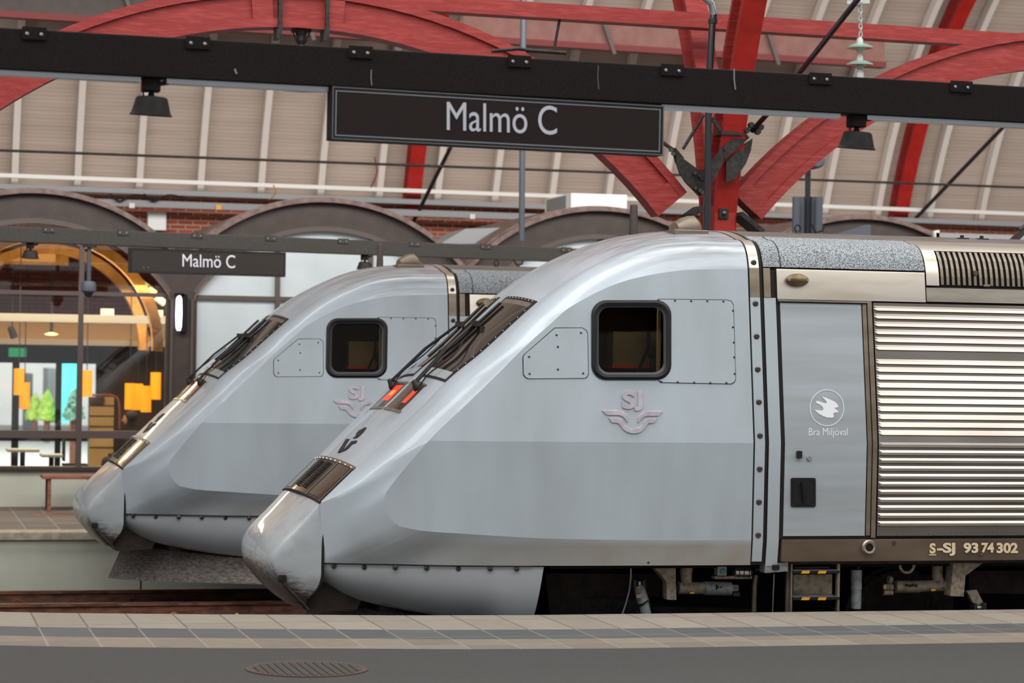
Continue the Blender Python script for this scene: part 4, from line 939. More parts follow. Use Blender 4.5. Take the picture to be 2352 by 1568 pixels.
def fs(s, y, off=0.):                            # front/roof surface: s = 0 roof rear .. 1 nose cap, |y| <= 1
    f = min(max(s, 0), 1)*(NB-1); i = min(int(f), NB-2); t = f-i
    b = Bc[i].lerp(Bc[i+1], t); n = Bn[i].lerp(Bn[i+1], t).normalized(); dl = lerp(delta(i), delta(i+1), t)
    p = b+n*(dl*(1-abs(y)**2.2)+off); return Vector((p.x, YC+y, p.z))
def FS(px, py, off=0., far=False):               # pixel -> front surface
    d = ray(px, py)
    def h(y):
        Y = YC+y; t = Y/d.y; X = d.x*t; Z = ZC+d.z*t; best = None
        for i in range(NB-1):
            a = Bc[i]; b = Bc[i+1]; ex = b.x-a.x; ez = b.z-a.z; L2 = ex*ex+ez*ez
            u = ((X-a.x)*ex+(Z-a.z)*ez)/L2; u = min(1, max(0, u)); qx = a.x+ex*u; qz = a.z+ez*u; D = hypot(X-qx, Z-qz)
            if best is None or D < best[0]: n = Bn[i]; best = (D, ((X-qx)*n.x+(Z-qz)*n.z), (i+u)/(NB-1), delta(i))
        return best[1]-best[3]*(1-min(1, abs(y))**2.2)-off, best[2]
    prev = None
    for k in range(0, 111):
        y = -1.1+2.2*k/110
        v, s = h(y)
        if prev is not None and (v > 0) != (prev[0] > 0):
            a, b = prev[2], y
            for _ in range(18):
                m = (a+b)/2; vm, sm = h(m)
                if (vm > 0) == (prev[0] > 0): a = m
                else: b = m
            v, s = h(a); p = fs(s, a, off); return p, s, a
        prev = (v, s, y)
    # grazing: closest approach
    bst = min(((abs(h(-1+.04*k)[0]), -1+.04*k) for k in range(51))); v, s = h(bst[1]); return fs(s, bst[1], off), s, bst[1]

# ---- roof and front skin between the shoulders
mb = MB(); cols = 20
mb.grid([[fs(i/(NB-1), -1+2*j/cols) for j in range(cols+1)] for i in range(NB)])
front = mb.build('front_skin', ['band_paint'], TR, smooth=True)
# ---- rounded cab corners
Cpx = [(1730, 617.5), (1580, 620), (1500, 630), (1408, 654.5), (1308, 706), (1265, 743), (1207, 795), (1150, 852), (1070, 930), (996, 1000), (948, 1054), (901, 1111), (883, 1140), (884, 1166), (900, 1194), (917, 1208), (964, 1218), (1060, 1225), (1156, 1231), (1250, 1236), (1400, 1239), (1550, 1240), (1737, 1240)]
C3 = [Vector((*XZ(*q), 0)) for q in Cpx]; C3 = [Vector((7.24 if i in (0, len(C3)-1) else c.x, 0, c.y)) for i, c in enumerate(C3)]
def resample(P, n):
    L = [0]
    for a, b in zip(P, P[1:]): L.append(L[-1]+(b-a).length)
    out = []
    i = 0
    for k in range(n):
        s = L[-1]*k/(n-1)
        while i < len(P)-2 and s > L[i+1]: i += 1
        out.append(P[i].lerp(P[i+1], (s-L[i])/(L[i+1]-L[i])))
    return out
dense = lambda P: catmull(P, 160)
i1, i2 = 10, 15
C_s = [resample(dense(C3[:i1+1]), NB), resample(dense(C3[i1:i2+1]), 16), resample(dense(C3[i2:]), 34)]
seamT = Vector((3.54, -1., 1.545)); seamB = Vector((3.56, -.97, 1.04))
O1 = [Vector((b.x, -1., b.z)) for b in Bc]
O2 = [seamT.lerp(seamB, k/15) for k in range(16)]
skl = [(3.56, -.97), (3.85, -1.07), (4.14, -1.15), (4.59, -1.30), (4.96, -1.37), (5.35, -1.42), (6.2, -1.47), (7.24, -1.50)]
O3 = [Vector((p.x, p.y, 1.04)) for p in resample(catmull([(x, y, 0) for x, y in skl], 80), 34)]
Oall = O1+O2[1:]+O3[1:]; Call = C_s[0]+C_s[1][1:]+C_s[2][1:]
def yC(c): return Ys(c.x, c.z)-YC
rows = []; M = 12
for k, (o, c) in enumerate(zip(Oall, Call)):
    C_ = Vector((c.x, yC(c), c.z)); d = Vector((o.x-C_.x, 0, o.z-C_.z)); dy = C_.y-o.y
    if k < NB:
        wgt = 1-max(0, (k/(NB-1)-.72)/.28)**1.5*.75
    else: wgt = max(.0, .25-(k-NB)/15*.25)
    t1 = Vector((0, dy*.62, 0))*wgt+(C_-o)*.33*(1-wgt)
    t2 = Vector((d.x*.62, -dy*.12, d.z*.62))*wgt+(o-C_)*.33*(1-wgt)
    P1 = o+t1; P2 = C_+t2; r = []
    for j in range(M+1):
        t = j/M; r.append(o*((1-t)**3)+P1*(3*t*(1-t)**2)+P2*(3*t*t*(1-t))+C_*(t**3))
    rows.append(r)
for sgn, nm in ((1, 'near'), (-1, 'far')):
    kS = NB+14                                  # station index where the low sill begins
    mb = MB(); mb.grid([[Vector((p.x, YC+p.y*sgn, p.z)) for p in r] for r in rows[:kS+3]]); mb.build('corner_skin', 'band_paint', TR, smooth=True)
    mb = MB(); mb.grid([[Vector((p.x, YC+p.y*sgn, p.z)) for p in r] for r in rows[kS+2:]]); mb.build('lower_skin', 'band_paint', TR, smooth=True)
# ---- flat flank inside the crease, with the side window cut out
HOLE = rr(1371, 702, 1528, 861, 24, 5)
def flank(sgn):
    outer = [Vector((c.x, c.z, 0)) for c in Call]
    hole = [Vector((*XZ(*q), 0)) for q in HOLE]
    pts = outer+hole; tris = tessellate_polygon([outer, hole])
    bm = bmesh.new(); vs_ = [bm.verts.new((p.x, 0, p.y)) for p in pts]
    for t in tris:
        try: bm.faces.new([vs_[i] for i in t])
        except ValueError: pass
    for xx in [4.0+.12*k for k in range(12)]:
        bmesh.ops.bisect_plane(bm, geom=bm.verts[:]+bm.edges[:]+bm.faces[:], plane_co=(xx, 0, 0), plane_no=(1, 0, 0))
    bmesh.ops.bisect_plane(bm, geom=bm.verts[:]+bm.edges[:]+bm.faces[:], plane_co=(0, 0, 2.10), plane_no=(0, 0, 1))
    mb = MB(); bm.verts.index_update()
    mb.add([(v.co.x, YC+(Ys(v.co.x, v.co.z)-YC)*sgn, v.co.z) for v in bm.verts])
    for f in bm.faces: mb.face([v.index for v in f.verts])
    bm.free(); o = mb.build('cab_side', 'cab_paint', TR)
    for p in o.data.polygons: p.use_smooth = True
    o.data.set_sharp_from_angle(angle=radians(4)); return o
side = flank(1); flank(-1)
# window reveal, tinted pane, rubber frame
def sp(q, off=0., sgn=1):
    p = PS(q[0], q[1]); p.y -= off
    if sgn < 0: p.y = 2*YC-p.y
    return p
for sgn in (1, -1):
    mb = MB(); mb.loft([[sp(q, .0, sgn) for q in HOLE], [sp(q, -.07, sgn) for q in HOLE]], True, False); wf = mb.build('window_frame', 'rubber', TR)
    def ringpx(name, i0, i1_, o0, o1, m, x0=1358, y0=689, x1=1541, y1=872, r=34):
        A = rr(x0+i0, y0+i0, x1-i0, y1-i0, r-i0*.6, 7); B = rr(x0+i1_, y0+i1_, x1-i1_, y1-i1_, r-i1_*.6, 7)
        r_ = [[sp(a, 0, sgn) for a in A], [sp(a, o0, sgn) for a in A], [sp(a, o1, sgn) for a in B], [sp(a, -.01, sgn) for a in B]]
        mb = MB(); mb.grid(r_, True); return mb.build(name, m, wf, smooth=True)
    ringpx('outer_gasket', 0, 6, .012, .022, 'rubber'); ringpx('gasket_ring', 6, 12, .026, .02, 'rubber'); ringpx('inner_gasket', 10.5, 17, .014, .004, 'rubber_grey')
    mb = MB(); mb.slab([sp(q, -.03, sgn) for q in HOLE], (0, .006*sgn, 0)); mb.build('window_pane', 'glass_tint', TR)
# cab interior seen through the window
ci = MB(); ci.box((5.75, 20.55, 2.35), (6.95, 20.6, 3.45)); ci.box((5.75, 19.9, 2.3), (6.95, 20.6, 2.35)); ci.box((6.9, 19.9, 2.3), (6.95, 20.6, 3.45))
cabi = ci.build('cab_interior', 'cab_inside', TR)
def cbox(x0, y0, x1, y1, Y, th, m, nm, par=cabi):
    a = at(x0, y1, Y); b = at(x1, y0, Y); mb = MB(); mb.box((a.x, Y, a.z), (b.x, Y+th, b.z)); return mb.build(nm, m, par)
cbox(1408, 763, 1520, 838, 20.3, .2, 'cab_grey', 'cabinet'); cbox(1406, 838, 1518, 845, 20.28, .2, 'cab_red', 'red_strip'); cbox(1510, 705, 1518, 856, 19.95, .04, 'cab_cream', 'pillar')
mb = MB(); mb.tube(catmull([at(1462, 755, 20.2), at(1488, 760, 20.2), at(1487, 800, 20.2), at(1475, 830, 20.2), at(1462, 862, 20.2)], 20), .016, 8); mb.build('microphone_cable', 'gap_black', cabi)
mb = MB(); mb.lathe(at(1500, 810, 20.2), [(.02, -.03), (.06, 0), (.02, .03)], 14, (0, -1, 0)); mb.lathe(at(1505, 838, 20.2), [(.02, -.03), (.06, 0), (.02, .03)], 14, (0, -1, 0)); mb.build('instrument', 'gap_black', cabi)

# ---- hatches on the flank (seam, plate, screws)
def hatch(px, screws, name='hatch', m='cab_paint', cham=None):
    c = (sum(q[0] for q in px)/len(px), sum(q[1] for q in px)/len(px))
    mb = MB(); n = len(px); A = [sp(q, .0015) for q in px]
    def shrink(k): 
        out = []
        for q in px:
            d = hypot(q[0]-c[0], q[1]-c[1]); out.append((c[0]+(q[0]-c[0])*(d-k)/d, c[1]+(q[1]-c[1])*(d-k)/d))
        return out
    B = shrink(1.7)
    mb.grid([[sp(q, -.002) for q in px], [sp(q, .0035) for q in px], [sp(q, .0035) for q in B], [sp(q, -.002) for q in B]], True)
    o = mb.build(name, 'gap_black', TR)
    mb = MB(); mb.slab([sp(q, .0) for q in shrink(1.8)], (0, -.006, 0)); pl_ = mb.build('cover_plate', m, o)
    for q in screws:
        p = sp(q, .006); mb = MB(); mb.lathe(p, [(.010, 0), (.009, .004), (.003, .006)], 10, (0, -1, 0)); mb.build('screw', 'bolt', o)
    return o
hatch([(1200, 820), (1204, 813), (1268, 757), (1274, 752), (1338, 752), (1346, 757), (1350, 764), (1352, 858), (1350, 864), (1345, 869), (1212, 870), (1206, 867), (1201, 860)], [(1278, 769), (1281, 796), (1334, 764), (1215, 819), (1216, 858), (1281, 848), (1339, 857)])
hatch([(1508, 690), (1512, 686), (1670, 688), (1680, 691), (1685, 700), (1690, 870), (1687, 878), (1680, 882), (1520, 879), (1512, 875), (1528, 850), (1528, 710)],
      [(1513, 689), (1550, 690), (1587, 691), (1624, 691), (1661, 692), (1683, 713), (1683, 751), (1685, 786), (1686, 820), (1687, 858), (1518, 876), (1556, 877), (1594, 878), (1631, 879), (1668, 879)])
# ---- emblem on the flank
W1 = [(810,1192),(930,1192),(965,1198),(985,1210),(1005,1226),(1015,1245),(1018,1285),(1010,1288),(1000,1270),(985,1250),(965,1237),(940,1230),(850,1230),(838,1222)]
W2 = [(1293,1200),(1180,1200),(1148,1206),(1125,1218),(1105,1234),(1095,1252),(1093,1288),(1102,1291),(1110,1275),(1125,1258),(1145,1243),(1170,1238),(1255,1238),(1268,1230)]
W3 = [(862,1252),(935,1252),(958,1260),(972,1276),(985,1305),(1005,1326),(1030,1338),(1060,1342),(1090,1338),(1113,1325),(1135,1303),(1148,1278),(1165,1262),(1190,1255),(1250,1255),(1238,1278),(1225,1290),(1210,1295),(1182,1295),(1168,1310),(1150,1338),(1125,1362),(1100,1373),(1070,1378),(1035,1375),(1005,1364),(975,1342),(955,1312),(942,1298),(925,1292),(892,1292),(878,1278)]
def zq(q): return (1150+q[0]/3.485, 600+q[1]/3.485)
emb = None
for W_ in (W3, W1, W2):
    mb = MB(); mb.slab([sp(zq(q), .0) for q in W_], (0, -.012, 0)); o = mb.build('emblem' if emb is None else 'emblem_wing', 'logo_metal', TR if emb is None else emb, bevel=.002)
    if emb is None: emb = o
Sq = lambda x0, y0, x1, y1: [(x0, y0), (x1, y0), (x1, y1), (x0, y1)]
text_on('emblem_letter', 'S', Sq(1428, 897, 1458, 939), lambda x, y: PS(x, y), (0, -1, 0), 'logo_metal', emb, .012, .035)
text_on('emblem_letter', 'J', Sq(1456, 898, 1475, 943), lambda x, y: PS(x, y), (0, -1, 0), 'logo_metal', emb, .012, .035)

# ---- joint band between cab and body, body cross-section
def section(off=0., zlo=1.04):
    P = []
    for z in [zlo, 1.04, 1.15, 1.26, 1.6, 2.10, 2.6, 3.1, 3.61]:
        if z >= zlo and not (z == 1.04 and zlo == 1.04 and P): P.append(Vector((0, Ys(7.3, z)-YC-off, z)))
    o = Vector((0, -1., 3.885)); C_ = P[-1]; dy = C_.y-o.y
    P1 = o+Vector((0, dy*.62, off)); P2 = C_+Vector((0, -dy*.12, (3.885-3.61)*.62))
    for j in range(1, 9):
        t = j/8; P.append(C_*((1-t)**3)+P2*(3*t*(1-t)**2)+P1*(3*t*t*(1-t))+(o+Vector((0, 0, off)))*(t**3))
    for j in range(1, 9): y = -1+j/8; P.append(Vector((0, y, 3.885+off+.125*(1-abs(y)**2.2))))
    return P
SEC = section()
def strip(name, x0, x1, off, m, za=None, zb=None, full=True, parent=TR, th=.012, ymax=0., smooth=True):
    Q = section(off, .9)
    def yz(z):
        for a, b in zip(Q, Q[1:]):
            if a.z <= z <= b.z and b.z > a.z: return a.lerp(b, (z-a.z)/(b.z-a.z))
        return Q[0].copy()
    lo = za if za is not None else 1.04; S = [yz(lo)]+[p for p in Q if p.z > lo+1e-4 and (zb is None or p.z < zb-1e-4) and p.y <= ymax+1e-6]
    if zb is not None: S.append(yz(zb))
    ob = None; closed_top = zb is None
    def prof(sg):
        return [Vector((0, YC+sg*p.y, p.z)) for p in S]
    def build(outl):
        inn = [Vector((0, p.y+(th if p.y < YC-.01 else (-th if p.y > YC+.01 else 0)), p.z-(th if p.z > 3.8 else 0))) for p in outl]
        loop = outl+inn[::-1]; mb = MB(); mb.loft([[Vector((x, p.y, p.z)) for p in loop] for x in (x0, x1)]); return mb.build(name, m, parent, smooth=smooth)
    if closed_top: return build(prof(1)+prof(-1)[::-1][1:])
    ob = build(prof(1))
    if full: build(prof(-1))
    return ob
XE = 17.0                                            # the body runs on out of the picture
strip('body_shell', 7.2, XE, -.025, 'underframe')
px2x = lambda px: at(px, 900, 19.6).x
strip('joint_gap', 7.225, 7.375, -.008, 'gap_black')
zj = at(1740, 683, 19.74).z; zj2 = at(1740, 615, 19.8).z
j1, j2 = 7.255, 7.345
jb = strip('joint_strip', j1, j2, .004, 'plain_grey', 1.07, zj)
strip('joint_strip', j1, j2, .004, 'stainless_dull', zj, zj2); strip('joint_strip', j1, j2, .004, 'stainless_bright', zj2, None)
for py in (601, 696, 772, 848, 923, 1000, 1076, 1152, 1228):
    z = at(1742, py, 19.62).z; y = None
    Q = section(.006)
    for a, b in zip(Q, Q[1:]):
        if a.z <= z <= b.z and b.z > a.z: q = a.lerp(b, (z-a.z)/(b.z-a.z)); break
    mb = MB(); mb.lathe((7.30, YC+q.y, z), [(.026, 0), (.026, .004), (.017, .008), (.014, .004), (.006, .004), (.004, .009)], 16, (0, -1, 0)); mb.build('bolt', 'bolt', jb, smooth=True)
# ---- panels behind the joint
x_door0, x_door1 = px2x(1800), px2x(1990)
zt, zb_ = at(1890, 696, 19.74).z, at(1900, 1232, 19.62).z
strip('flank_panel', 7.385, px2x(1796)-.01, .0, 'plain_grey', 1.03, zj)
strip('flank_panel', 7.385, px2x(1782), .004, 'stainless_dull', zj+.004, zj2)
z_sk0 = at(1930, 620, 19.8).z
xr1 = at(2118, 590, 19.85).x
strip('roof_panel', 7.385, xr1, .006, 'speckle', z_sk0+.012, 3.93)
strip('roof_cover', 7.385, XE, .004, 'roof_grime', 3.93, None)
rs = MB(); 
strip('roof_seam', 7.385+.16, 7.385+.168, .009, 'gap_black', z_sk0+.012, 3.93)
bx0 = at(1783, 650, 19.78).x; bx1 = at(2123, 655, 19.78).x; z_b0 = at(1950, 690, 19.75).z
bp_ = strip('brushed_panel', bx0, bx1, .012, 'stainless_bright', z_b0, z_sk0-.004)
# marker lamp housing on the brushed panel
p = at(1830, 643, 19.76); mb = MB(); rows = []
for a_ in range(9):
    f = a_/8; r = sqrt(max(0, 1-f*f)) if a_ < 8 else .02
    rows.append([Vector((p.x+.108*r*cos(2*pi*i/28), p.y-.012-.05*f, p.z+.056*r*sin(2*pi*i/28))) for i in range(28)])
mb.loft(rows); ml = mb.build('marker_lamp', 'bronze', TR, smooth=True)
for s in (-1, 1):
    mb = MB(); mb.lathe((p.x+s*.085, p.y-.035, p.z), [(.011, 0), (.011, .012), (.004, .012)], 12, (0, -1, 0)); mb.build('screw', 'alu', ml)
# door
xf0, xf1 = px2x(1795), px2x(2000)
strip('door_frame', xf0, xf1, -.006, 'gap_black', zb_-.02, zt+.02)
dr_ = strip('door', x_door0+.012, x_door1, .004, 'door_paint', zb_+.008, zt-.004, th=.03)
strip('door_post', x_door1+.012, x_door1+.05, .002, 'stainless_dull', zb_+.01, zt); strip('door_post', x_door1+.058, px2x(2014), .01, 'stainless_dull', zb_-.01, z_b0)
strip('rain_gutter', bx0, px2x(1998)+.02, .03, 'stainless_dull', z_b0-.02, z_b0-.004)
# emblem and writing on the door
cx_, cy_ = 1700+782/3.92, 850+339/3.92; rx, ry = 155/3.92, 165/3.92
mb = MB(); rowsr = []
for k in range(48):
    a_ = 2*pi*k/48; o1_ = (cx_+rx*cos(a_), cy_+ry*sin(a_)); i_ = (cx_+(rx-1.6)*cos(a_), cy_+(ry-1.6)*sin(a_))
    rowsr.append([PS(*o1_, .005), PS(*o1_, .0075), PS(*i_, .0075), PS(*i_, .005)])
rowsr.append(rowsr[0]); mb.loft(rowsr, True, False); em = mb.build('eco_emblem', 'white_print', dr_)
bird = [(732,235),(790,255),(850,282),(868,298),(880,315),(882,332),(852,338),(850,346),(868,356),(880,368),(882,382),(862,378),(848,383),(837,392),(838,402),(845,410),(840,422),(825,428),(780,425),(740,410),(700,385),(665,352),(700,360),(742,363),(750,350),(745,332),(722,312),(684,294),(682,286),(688,276),(700,277),(765,298),(783,290),(765,268)]
mb = MB(); mb.slab([PS(1700+x/3.92, 850+y/3.92, .005) for x, y in bird], (0, -.0025, 0)); mb.build('bird', 'white_print', em)
text_on('writing', 'Bra Miljöval', Sq(1858, 983, 1947, 1005), lambda x, y: PS(x, y, .005), (0, -1, 0), 'white_print', em, .002, -.01)
# door handle, latch, lock
def pbox(x0, y0, x1, y1, o0, o1, m, name, parent, bevel=0., r=None):
    q = rr(x0, y0, x1, y1, r or 2, 3); mb = MB(); mb.slab([PS(a, b, o0) for a, b in q], (0, -(o1-o0), 0)); return mb.build(name, m, parent, bevel=bevel)
hd = pbox(1816, 1097, 1873, 1164, .006, .016, 'rubber', 'door_handle', dr_, .003, 4)
pbox(1823, 1104, 1866, 1157, .016, .018, 'gap_black', 'recess', dr_, 0, 12)
mb = MB(); mb.tube([PS(1845, 1106, .03), PS(1846, 1122, .036), PS(1847, 1152, .03)], [.022, .018, .014], 12); mb.build('lever', 'rubber', dr_, smooth=True)
for q in ((1822, 1102), (1868, 1102), (1822, 1159), (1868, 1159)):
    mb = MB(); mb.lathe(PS(*q, .016), [(.006, 0), (.005, .003)], 8, (0, -1, 0)); mb.build('screw', 'bolt', dr_)
pbox(1829, 1035, 1840, 1052, .006, .035, 'dark_metal', 'latch', dr_, .003)
mb = MB(); mb.lathe(PS(1858, 1052, .006), [(.022, 0), (.022, .01), (.014, .012), (.012, .004), (.002, .004)], 16, (0, -1, 0)); mb.build('lock', 'chrome', dr_, smooth=True)
# corrugated flank
def Yf(z): return Ys(9, z)
z_top = at(2050, 696, 19.75).z; z_bot = at(2050, 1222, 19.62).z
ys_px = []
y = 706.0
for k in range(28):
    ys_px.append(y); y += 18.1
    if abs(y-818) < 8: y = 829
    if abs(y-1014) < 9: y += 10
prof = [(z_top, 0)]
for yy in ys_px:
    if yy > 1217: break
    z = at(2030, yy, Yf(2.2)).z
    dy_ = .0125 if z < 2.1 else .0088
    prof += [(z+.018, 0), (z-.002, dy_*.84), (z-.024, .0135), (z-.034, .0)]
prof.append((z_bot-.03, 0)); prof2 = []
for z, o_ in prof:
    prof2.append((z, o_))
xc0 = px2x(2018)
mb = MB(); rows_ = []
for x, extra in ((xc0, 0), (xc0+.03, 1), (XE, 1)):
    rows_.append([Vector((x+(.0), Yf(z)-(o_ if extra else 0)-.004, z)) for z, o_ in prof2])
mb.grid(rows_); mb.grid([[Vector((v.x, 2*YC-v.y, v.z)) for v in r] for r in rows_]); cg = mb.build('corrugated_panel', 'rib_steel', TR)
for p_ in cg.data.polygons: p_.use_smooth = False
for k in range(26):                                   # spot welds under the ribs
    q = (2035+k*12.2, 1227+ (k % 2)*4-k*.25); mb = MB(); mb.lathe(PS(*q, .004), [(.005, 0), (.003, .002)], 6, (0, -1, 0)); mb.build('rivet', 'bolt', cg)
# upper bright frame with vertical louvre
xg0 = at(2155, 580, 19.8).x; zg1 = at(2250, 578, 19.85).z; zg0 = at(2250, 658, 19.77).z
strip('roof_shoulder', xr1+.01, XE, .008, 'stainless_bright', zg1, 3.93)
strip('louvre_surround', xr1+.01, xg0, .008, 'stainless_bright', zg0, zg1)
strip('lower_rail', bx1+.012, XE, .008, 'stainless', at(2250, 695, 19.75).z, zg0-.02)
lv = strip('louvre', xg0, XE, -.02, 'underdark', zg0, zg1, smooth=False)
k = 0; x = xg0+.02
slat = None
while x < 13:
    if slat is None:
        mb = MB(); A = Vector((x, YC+(Ys(9, zg1)-YC)+.02, zg1)); 
        zs = [zg0+.008+(zg1-zg0-.016)*j/4 for j in range(5)]
        def yy_(z):
            Q = section(.004)
            for a, b in zip(Q, Q[1:]):
                if a.z <= z <= b.z and b.z > a.z: return YC+a.lerp(b, (z-a.z)/(b.z-a.z)).y
        mb.loft([[Vector((x, yy_(z), z)), Vector((x+.028, yy_(z)+.002, z)), Vector((x+.04, yy_(z)+.03, z)), Vector((x+.012, yy_(z)+.03, z))] for z in zs])
        slat = mb.build('slat', 'stainless_dull', lv); sx0 = x
    else:
        c = slat.copy(); col.objects.link(c); c.parent = lv; c.location = (x-sx0, 0, 0)
    x += .0535
pbox(2258, 653, 2272, 658, .01, .03, 'stainless_dull', 'louvre_hinge', lv); pbox(2234, 622, 2243, 632, .0, .025, 'bolt', 'louvre_catch', lv)
# sill beam with number, jacking ring
zs1 = at(2100, 1237, 19.62).z; zs0 = at(2100, 1287, 19.64).z
mb = MB()
for s in (1, -1):
    f_ = lambda y: y if s > 0 else 2*YC-y
    mb.loft([[Vector((x, f_(a), z)) for a, z in ((19.59, zs1), (19.6, zs0), (19.7, zs0), (19.7, zs1))] for x in (px2x(1800), XE)])
sill = mb.build('sill_beam', 'sill_steel', TR, bevel=.004)
onb = lambda x, y: at(x, y, 19.588)
for s_, x0, x1, y0, y1 in (('S', 2135, 2149, 1247, 1271), ('-SJ', 2152, 2194, 1246, 1276), ('93', 2213, 2247, 1246, 1270), ('74', 2254, 2283, 1246, 1269), ('302', 2289, 2338, 1246, 1270)):
    text_on('number_writing', s_, Sq(x0, y0, x1, y1), onb, (0, -1, 0), 'cream_print', sill, .002, .04)
a = onb(2134, 1275); b = onb(2150, 1273); mb = MB(); mb.box((a.x, a.y-.002, a.z), (b.x, a.y+.001, b.z+.002)); mb.build('underline', 'cream_print', sill)
p = at(1994, 1256, 19.58); mb = MB(); mb.lathe(p, [(.035, .0), (.036, .03), (.055, .034), (.066, .02), (.066, -.02)], 32, (0, -1, 0)); rg = mb.build('jacking_socket', 'stainless', TR, smooth=True)
mb = MB(); mb.lathe(p+Vector((0, -.012, 0)), [(.034, 0), (.034, .012)], 24, (0, -1, 0)); mb.build('socket_hole', 'underdark', rg)
mb = MB(); mb.lathe(at(2054, 1247, 19.586), [(.019, 0), (.019, .001)], 20, (0, -1, 0)); mb.build('mark', 'bolt', sill)
mb = MB(); mb.lathe(at(2254, 1274, 19.586), [(.011, 0), (.011, .01), (.004, .014)], 12, (0, -1, 0)); mb.build('bolt', 'bolt', sill)
# roof fittings
def rp(px, py, y): return at(px, py, YC+y)
p = rp(1832, 536, -.45); p.z -= .03; e = MB(); n = 20
c = rp(1832, 524, -.45); e.tube([c+Vector((.028*cos(2*pi*i/n), 0, .032*sin(2*pi*i/n))) for i in range(n)], .008, 8, False, True); e.lathe(c-Vector((0, 0, .09)), [(.04, 0), (.035, .035), (.014, .06)], 14); e.build('lifting_eye', 'iron', TR, smooth=True)
e = MB(); c = rp(1878, 532, .1); e.tube([c+Vector((-.06, 0, .07)), c+Vector((-.02, 0, .0)), c+Vector((.05, 0, .01)), c+Vector((.06, 0, .06))], .012, 6); e.lathe(c-Vector((0, 0, .06)), [(.03, 0), (.02, .06)], 10); e.build('cable_hook', 'iron', TR)
e = MB(); c = rp(2232, 550, -.5)
for dx in (-.1, .1): e.box((c.x+dx-.05, c.y-.05, c.z-.06), (c.x+dx+.05, c.y+.05, c.z+.012)); e.lathe((c.x+dx, c.y, c.z+.01), [(.02, 0), (.02, .025), (.005, .03)], 8)
e.bar((c.x-.12, c.y, c.z-.015), (c.x+.12, c.y, c.z-.01), .03, .03); e.build('roof_clamp', 'iron', TR)
e = MB(); a = rp(2325, 555, 0); b = rp(2352, 528, 0); e.bar(a, b+(b-a)*1.4, .05, .06); e.tube([b+Vector((-.06, -.02, .0)), b+Vector((0, -.02, .04)), b+(b-a)*1.2], .02, 8); e.build('pantograph_arm', 'arch_brown', TR)
# horn dome and antenna stick
h0 = rp(1542, 524, -.55); h1 = rp(1610, 524, -.55); hc = (h0+h1)/2; hc.z -= .02
e = MB(); e.box((h0.x-.02, hc.y-.16, hc.z-.06), (h1.x+.02, hc.y+.16, hc.z+.0)); e.build('horn_base', 'stainless_dull', TR, bevel=.01)
e = MB(); rows_ = []
for t, w_, h_ in ((0, .14, .03), (.0, .135, .045), (.25, .12, .09), (.5, .1, .11), (.75, .09, .115), (.93, .07, .075), (1, .05, .04)):
    x = lerp(h0.x+.02, h1.x-.01, t); rows_.append([Vector((x, hc.y+w_*cos(pi*i/10), hc.z+.02+h_*sin(pi*i/10))) for i in range(11)]+[Vector((x, hc.y-w_, hc.z)), Vector((x, hc.y+w_, hc.z))])
e.loft(rows_); e.build('horn_cover', 'stainless_dull', TR, smooth=True)
c = rp(1455, 540, .8); t_ = rp(1455, 470, .8); e = MB(); e.lathe((c.x, c.y, c.z-.1), [(.045, 0), (.045, .08), (.036, t_.z-c.z+.09), (.03, t_.z-c.z+.1)], 16); e.build('antenna', 'arch_brown', TR, smooth=True)

# ---- windscreens
def patch(name, sa, sb, ya, yb, off, m, parent=TR, n=14, th=.004, taper=None):
    mb = MB(); out = []
    for i in range(n+1):
        s = lerp(sa, sb, i/n); t = i/n; a_, b_ = ya, yb
        if taper: a_ = lerp(ya, taper[0], t); b_ = lerp(yb, taper[1], t)
        row = [fs(s, lerp(a_, b_, j/n), off) for j in range(n+1)]
        out.append(row)
    inn = [[fs(lerp(sa, sb, i/n), p.y-YC, off-th) for p in r] for i, r in enumerate(out)]
    mb.grid(out); mb.grid(inn); edge = lambda G: [r[0] for r in G]+G[-1][1:]+[r[-1] for r in G[::-1]][1:]+G[0][::-1][1:-1]
    mb.grid([edge(out), edge(inn)], True)
    return mb.build(name, m, parent, smooth=True)
sT = FS(1233, 692)[1]; sTg = FS(1222, 708)[1]; sB = FS(1010, 868)[1]; sBg = FS(1050, 858)[1]
wsn = None
for sg in (-1, 1):
    fr = patch('windscreen_surround', sT, sB+.005, sg*1.0, sg*.13, .006, 'dark_metal')
    patch('windscreen_glass', sTg, sBg, sg*.97, sg*.16, .012, 'glass_dark', fr)
    patch('lower_strip', sBg, sB, sg*.96, sg*.16, .010, 'glass_strip', fr)
    patch('upper_strip', lerp(sT, sTg, .45), sTg, sg*.95, sg*.2, .010, 'stainless', fr)
    for k in range(9):
        q = fs(lerp(sT, sTg, .2), sg*(.2+.09*k), .008); mb = MB(); mb.lathe(q, [(.007, 0), (.005, .005)], 8, (-.7, 0, .7)); mb.build('screw', 'chrome', fr)
    for k in range(10):
        q = fs(lerp(sTg, sBg, (k+.5)/10), sg*.985, .008); mb = MB(); mb.lathe(q, [(.007, 0), (.005, .005)], 8, (-.7, 0, .7)); mb.build('screw', 'chrome', fr)
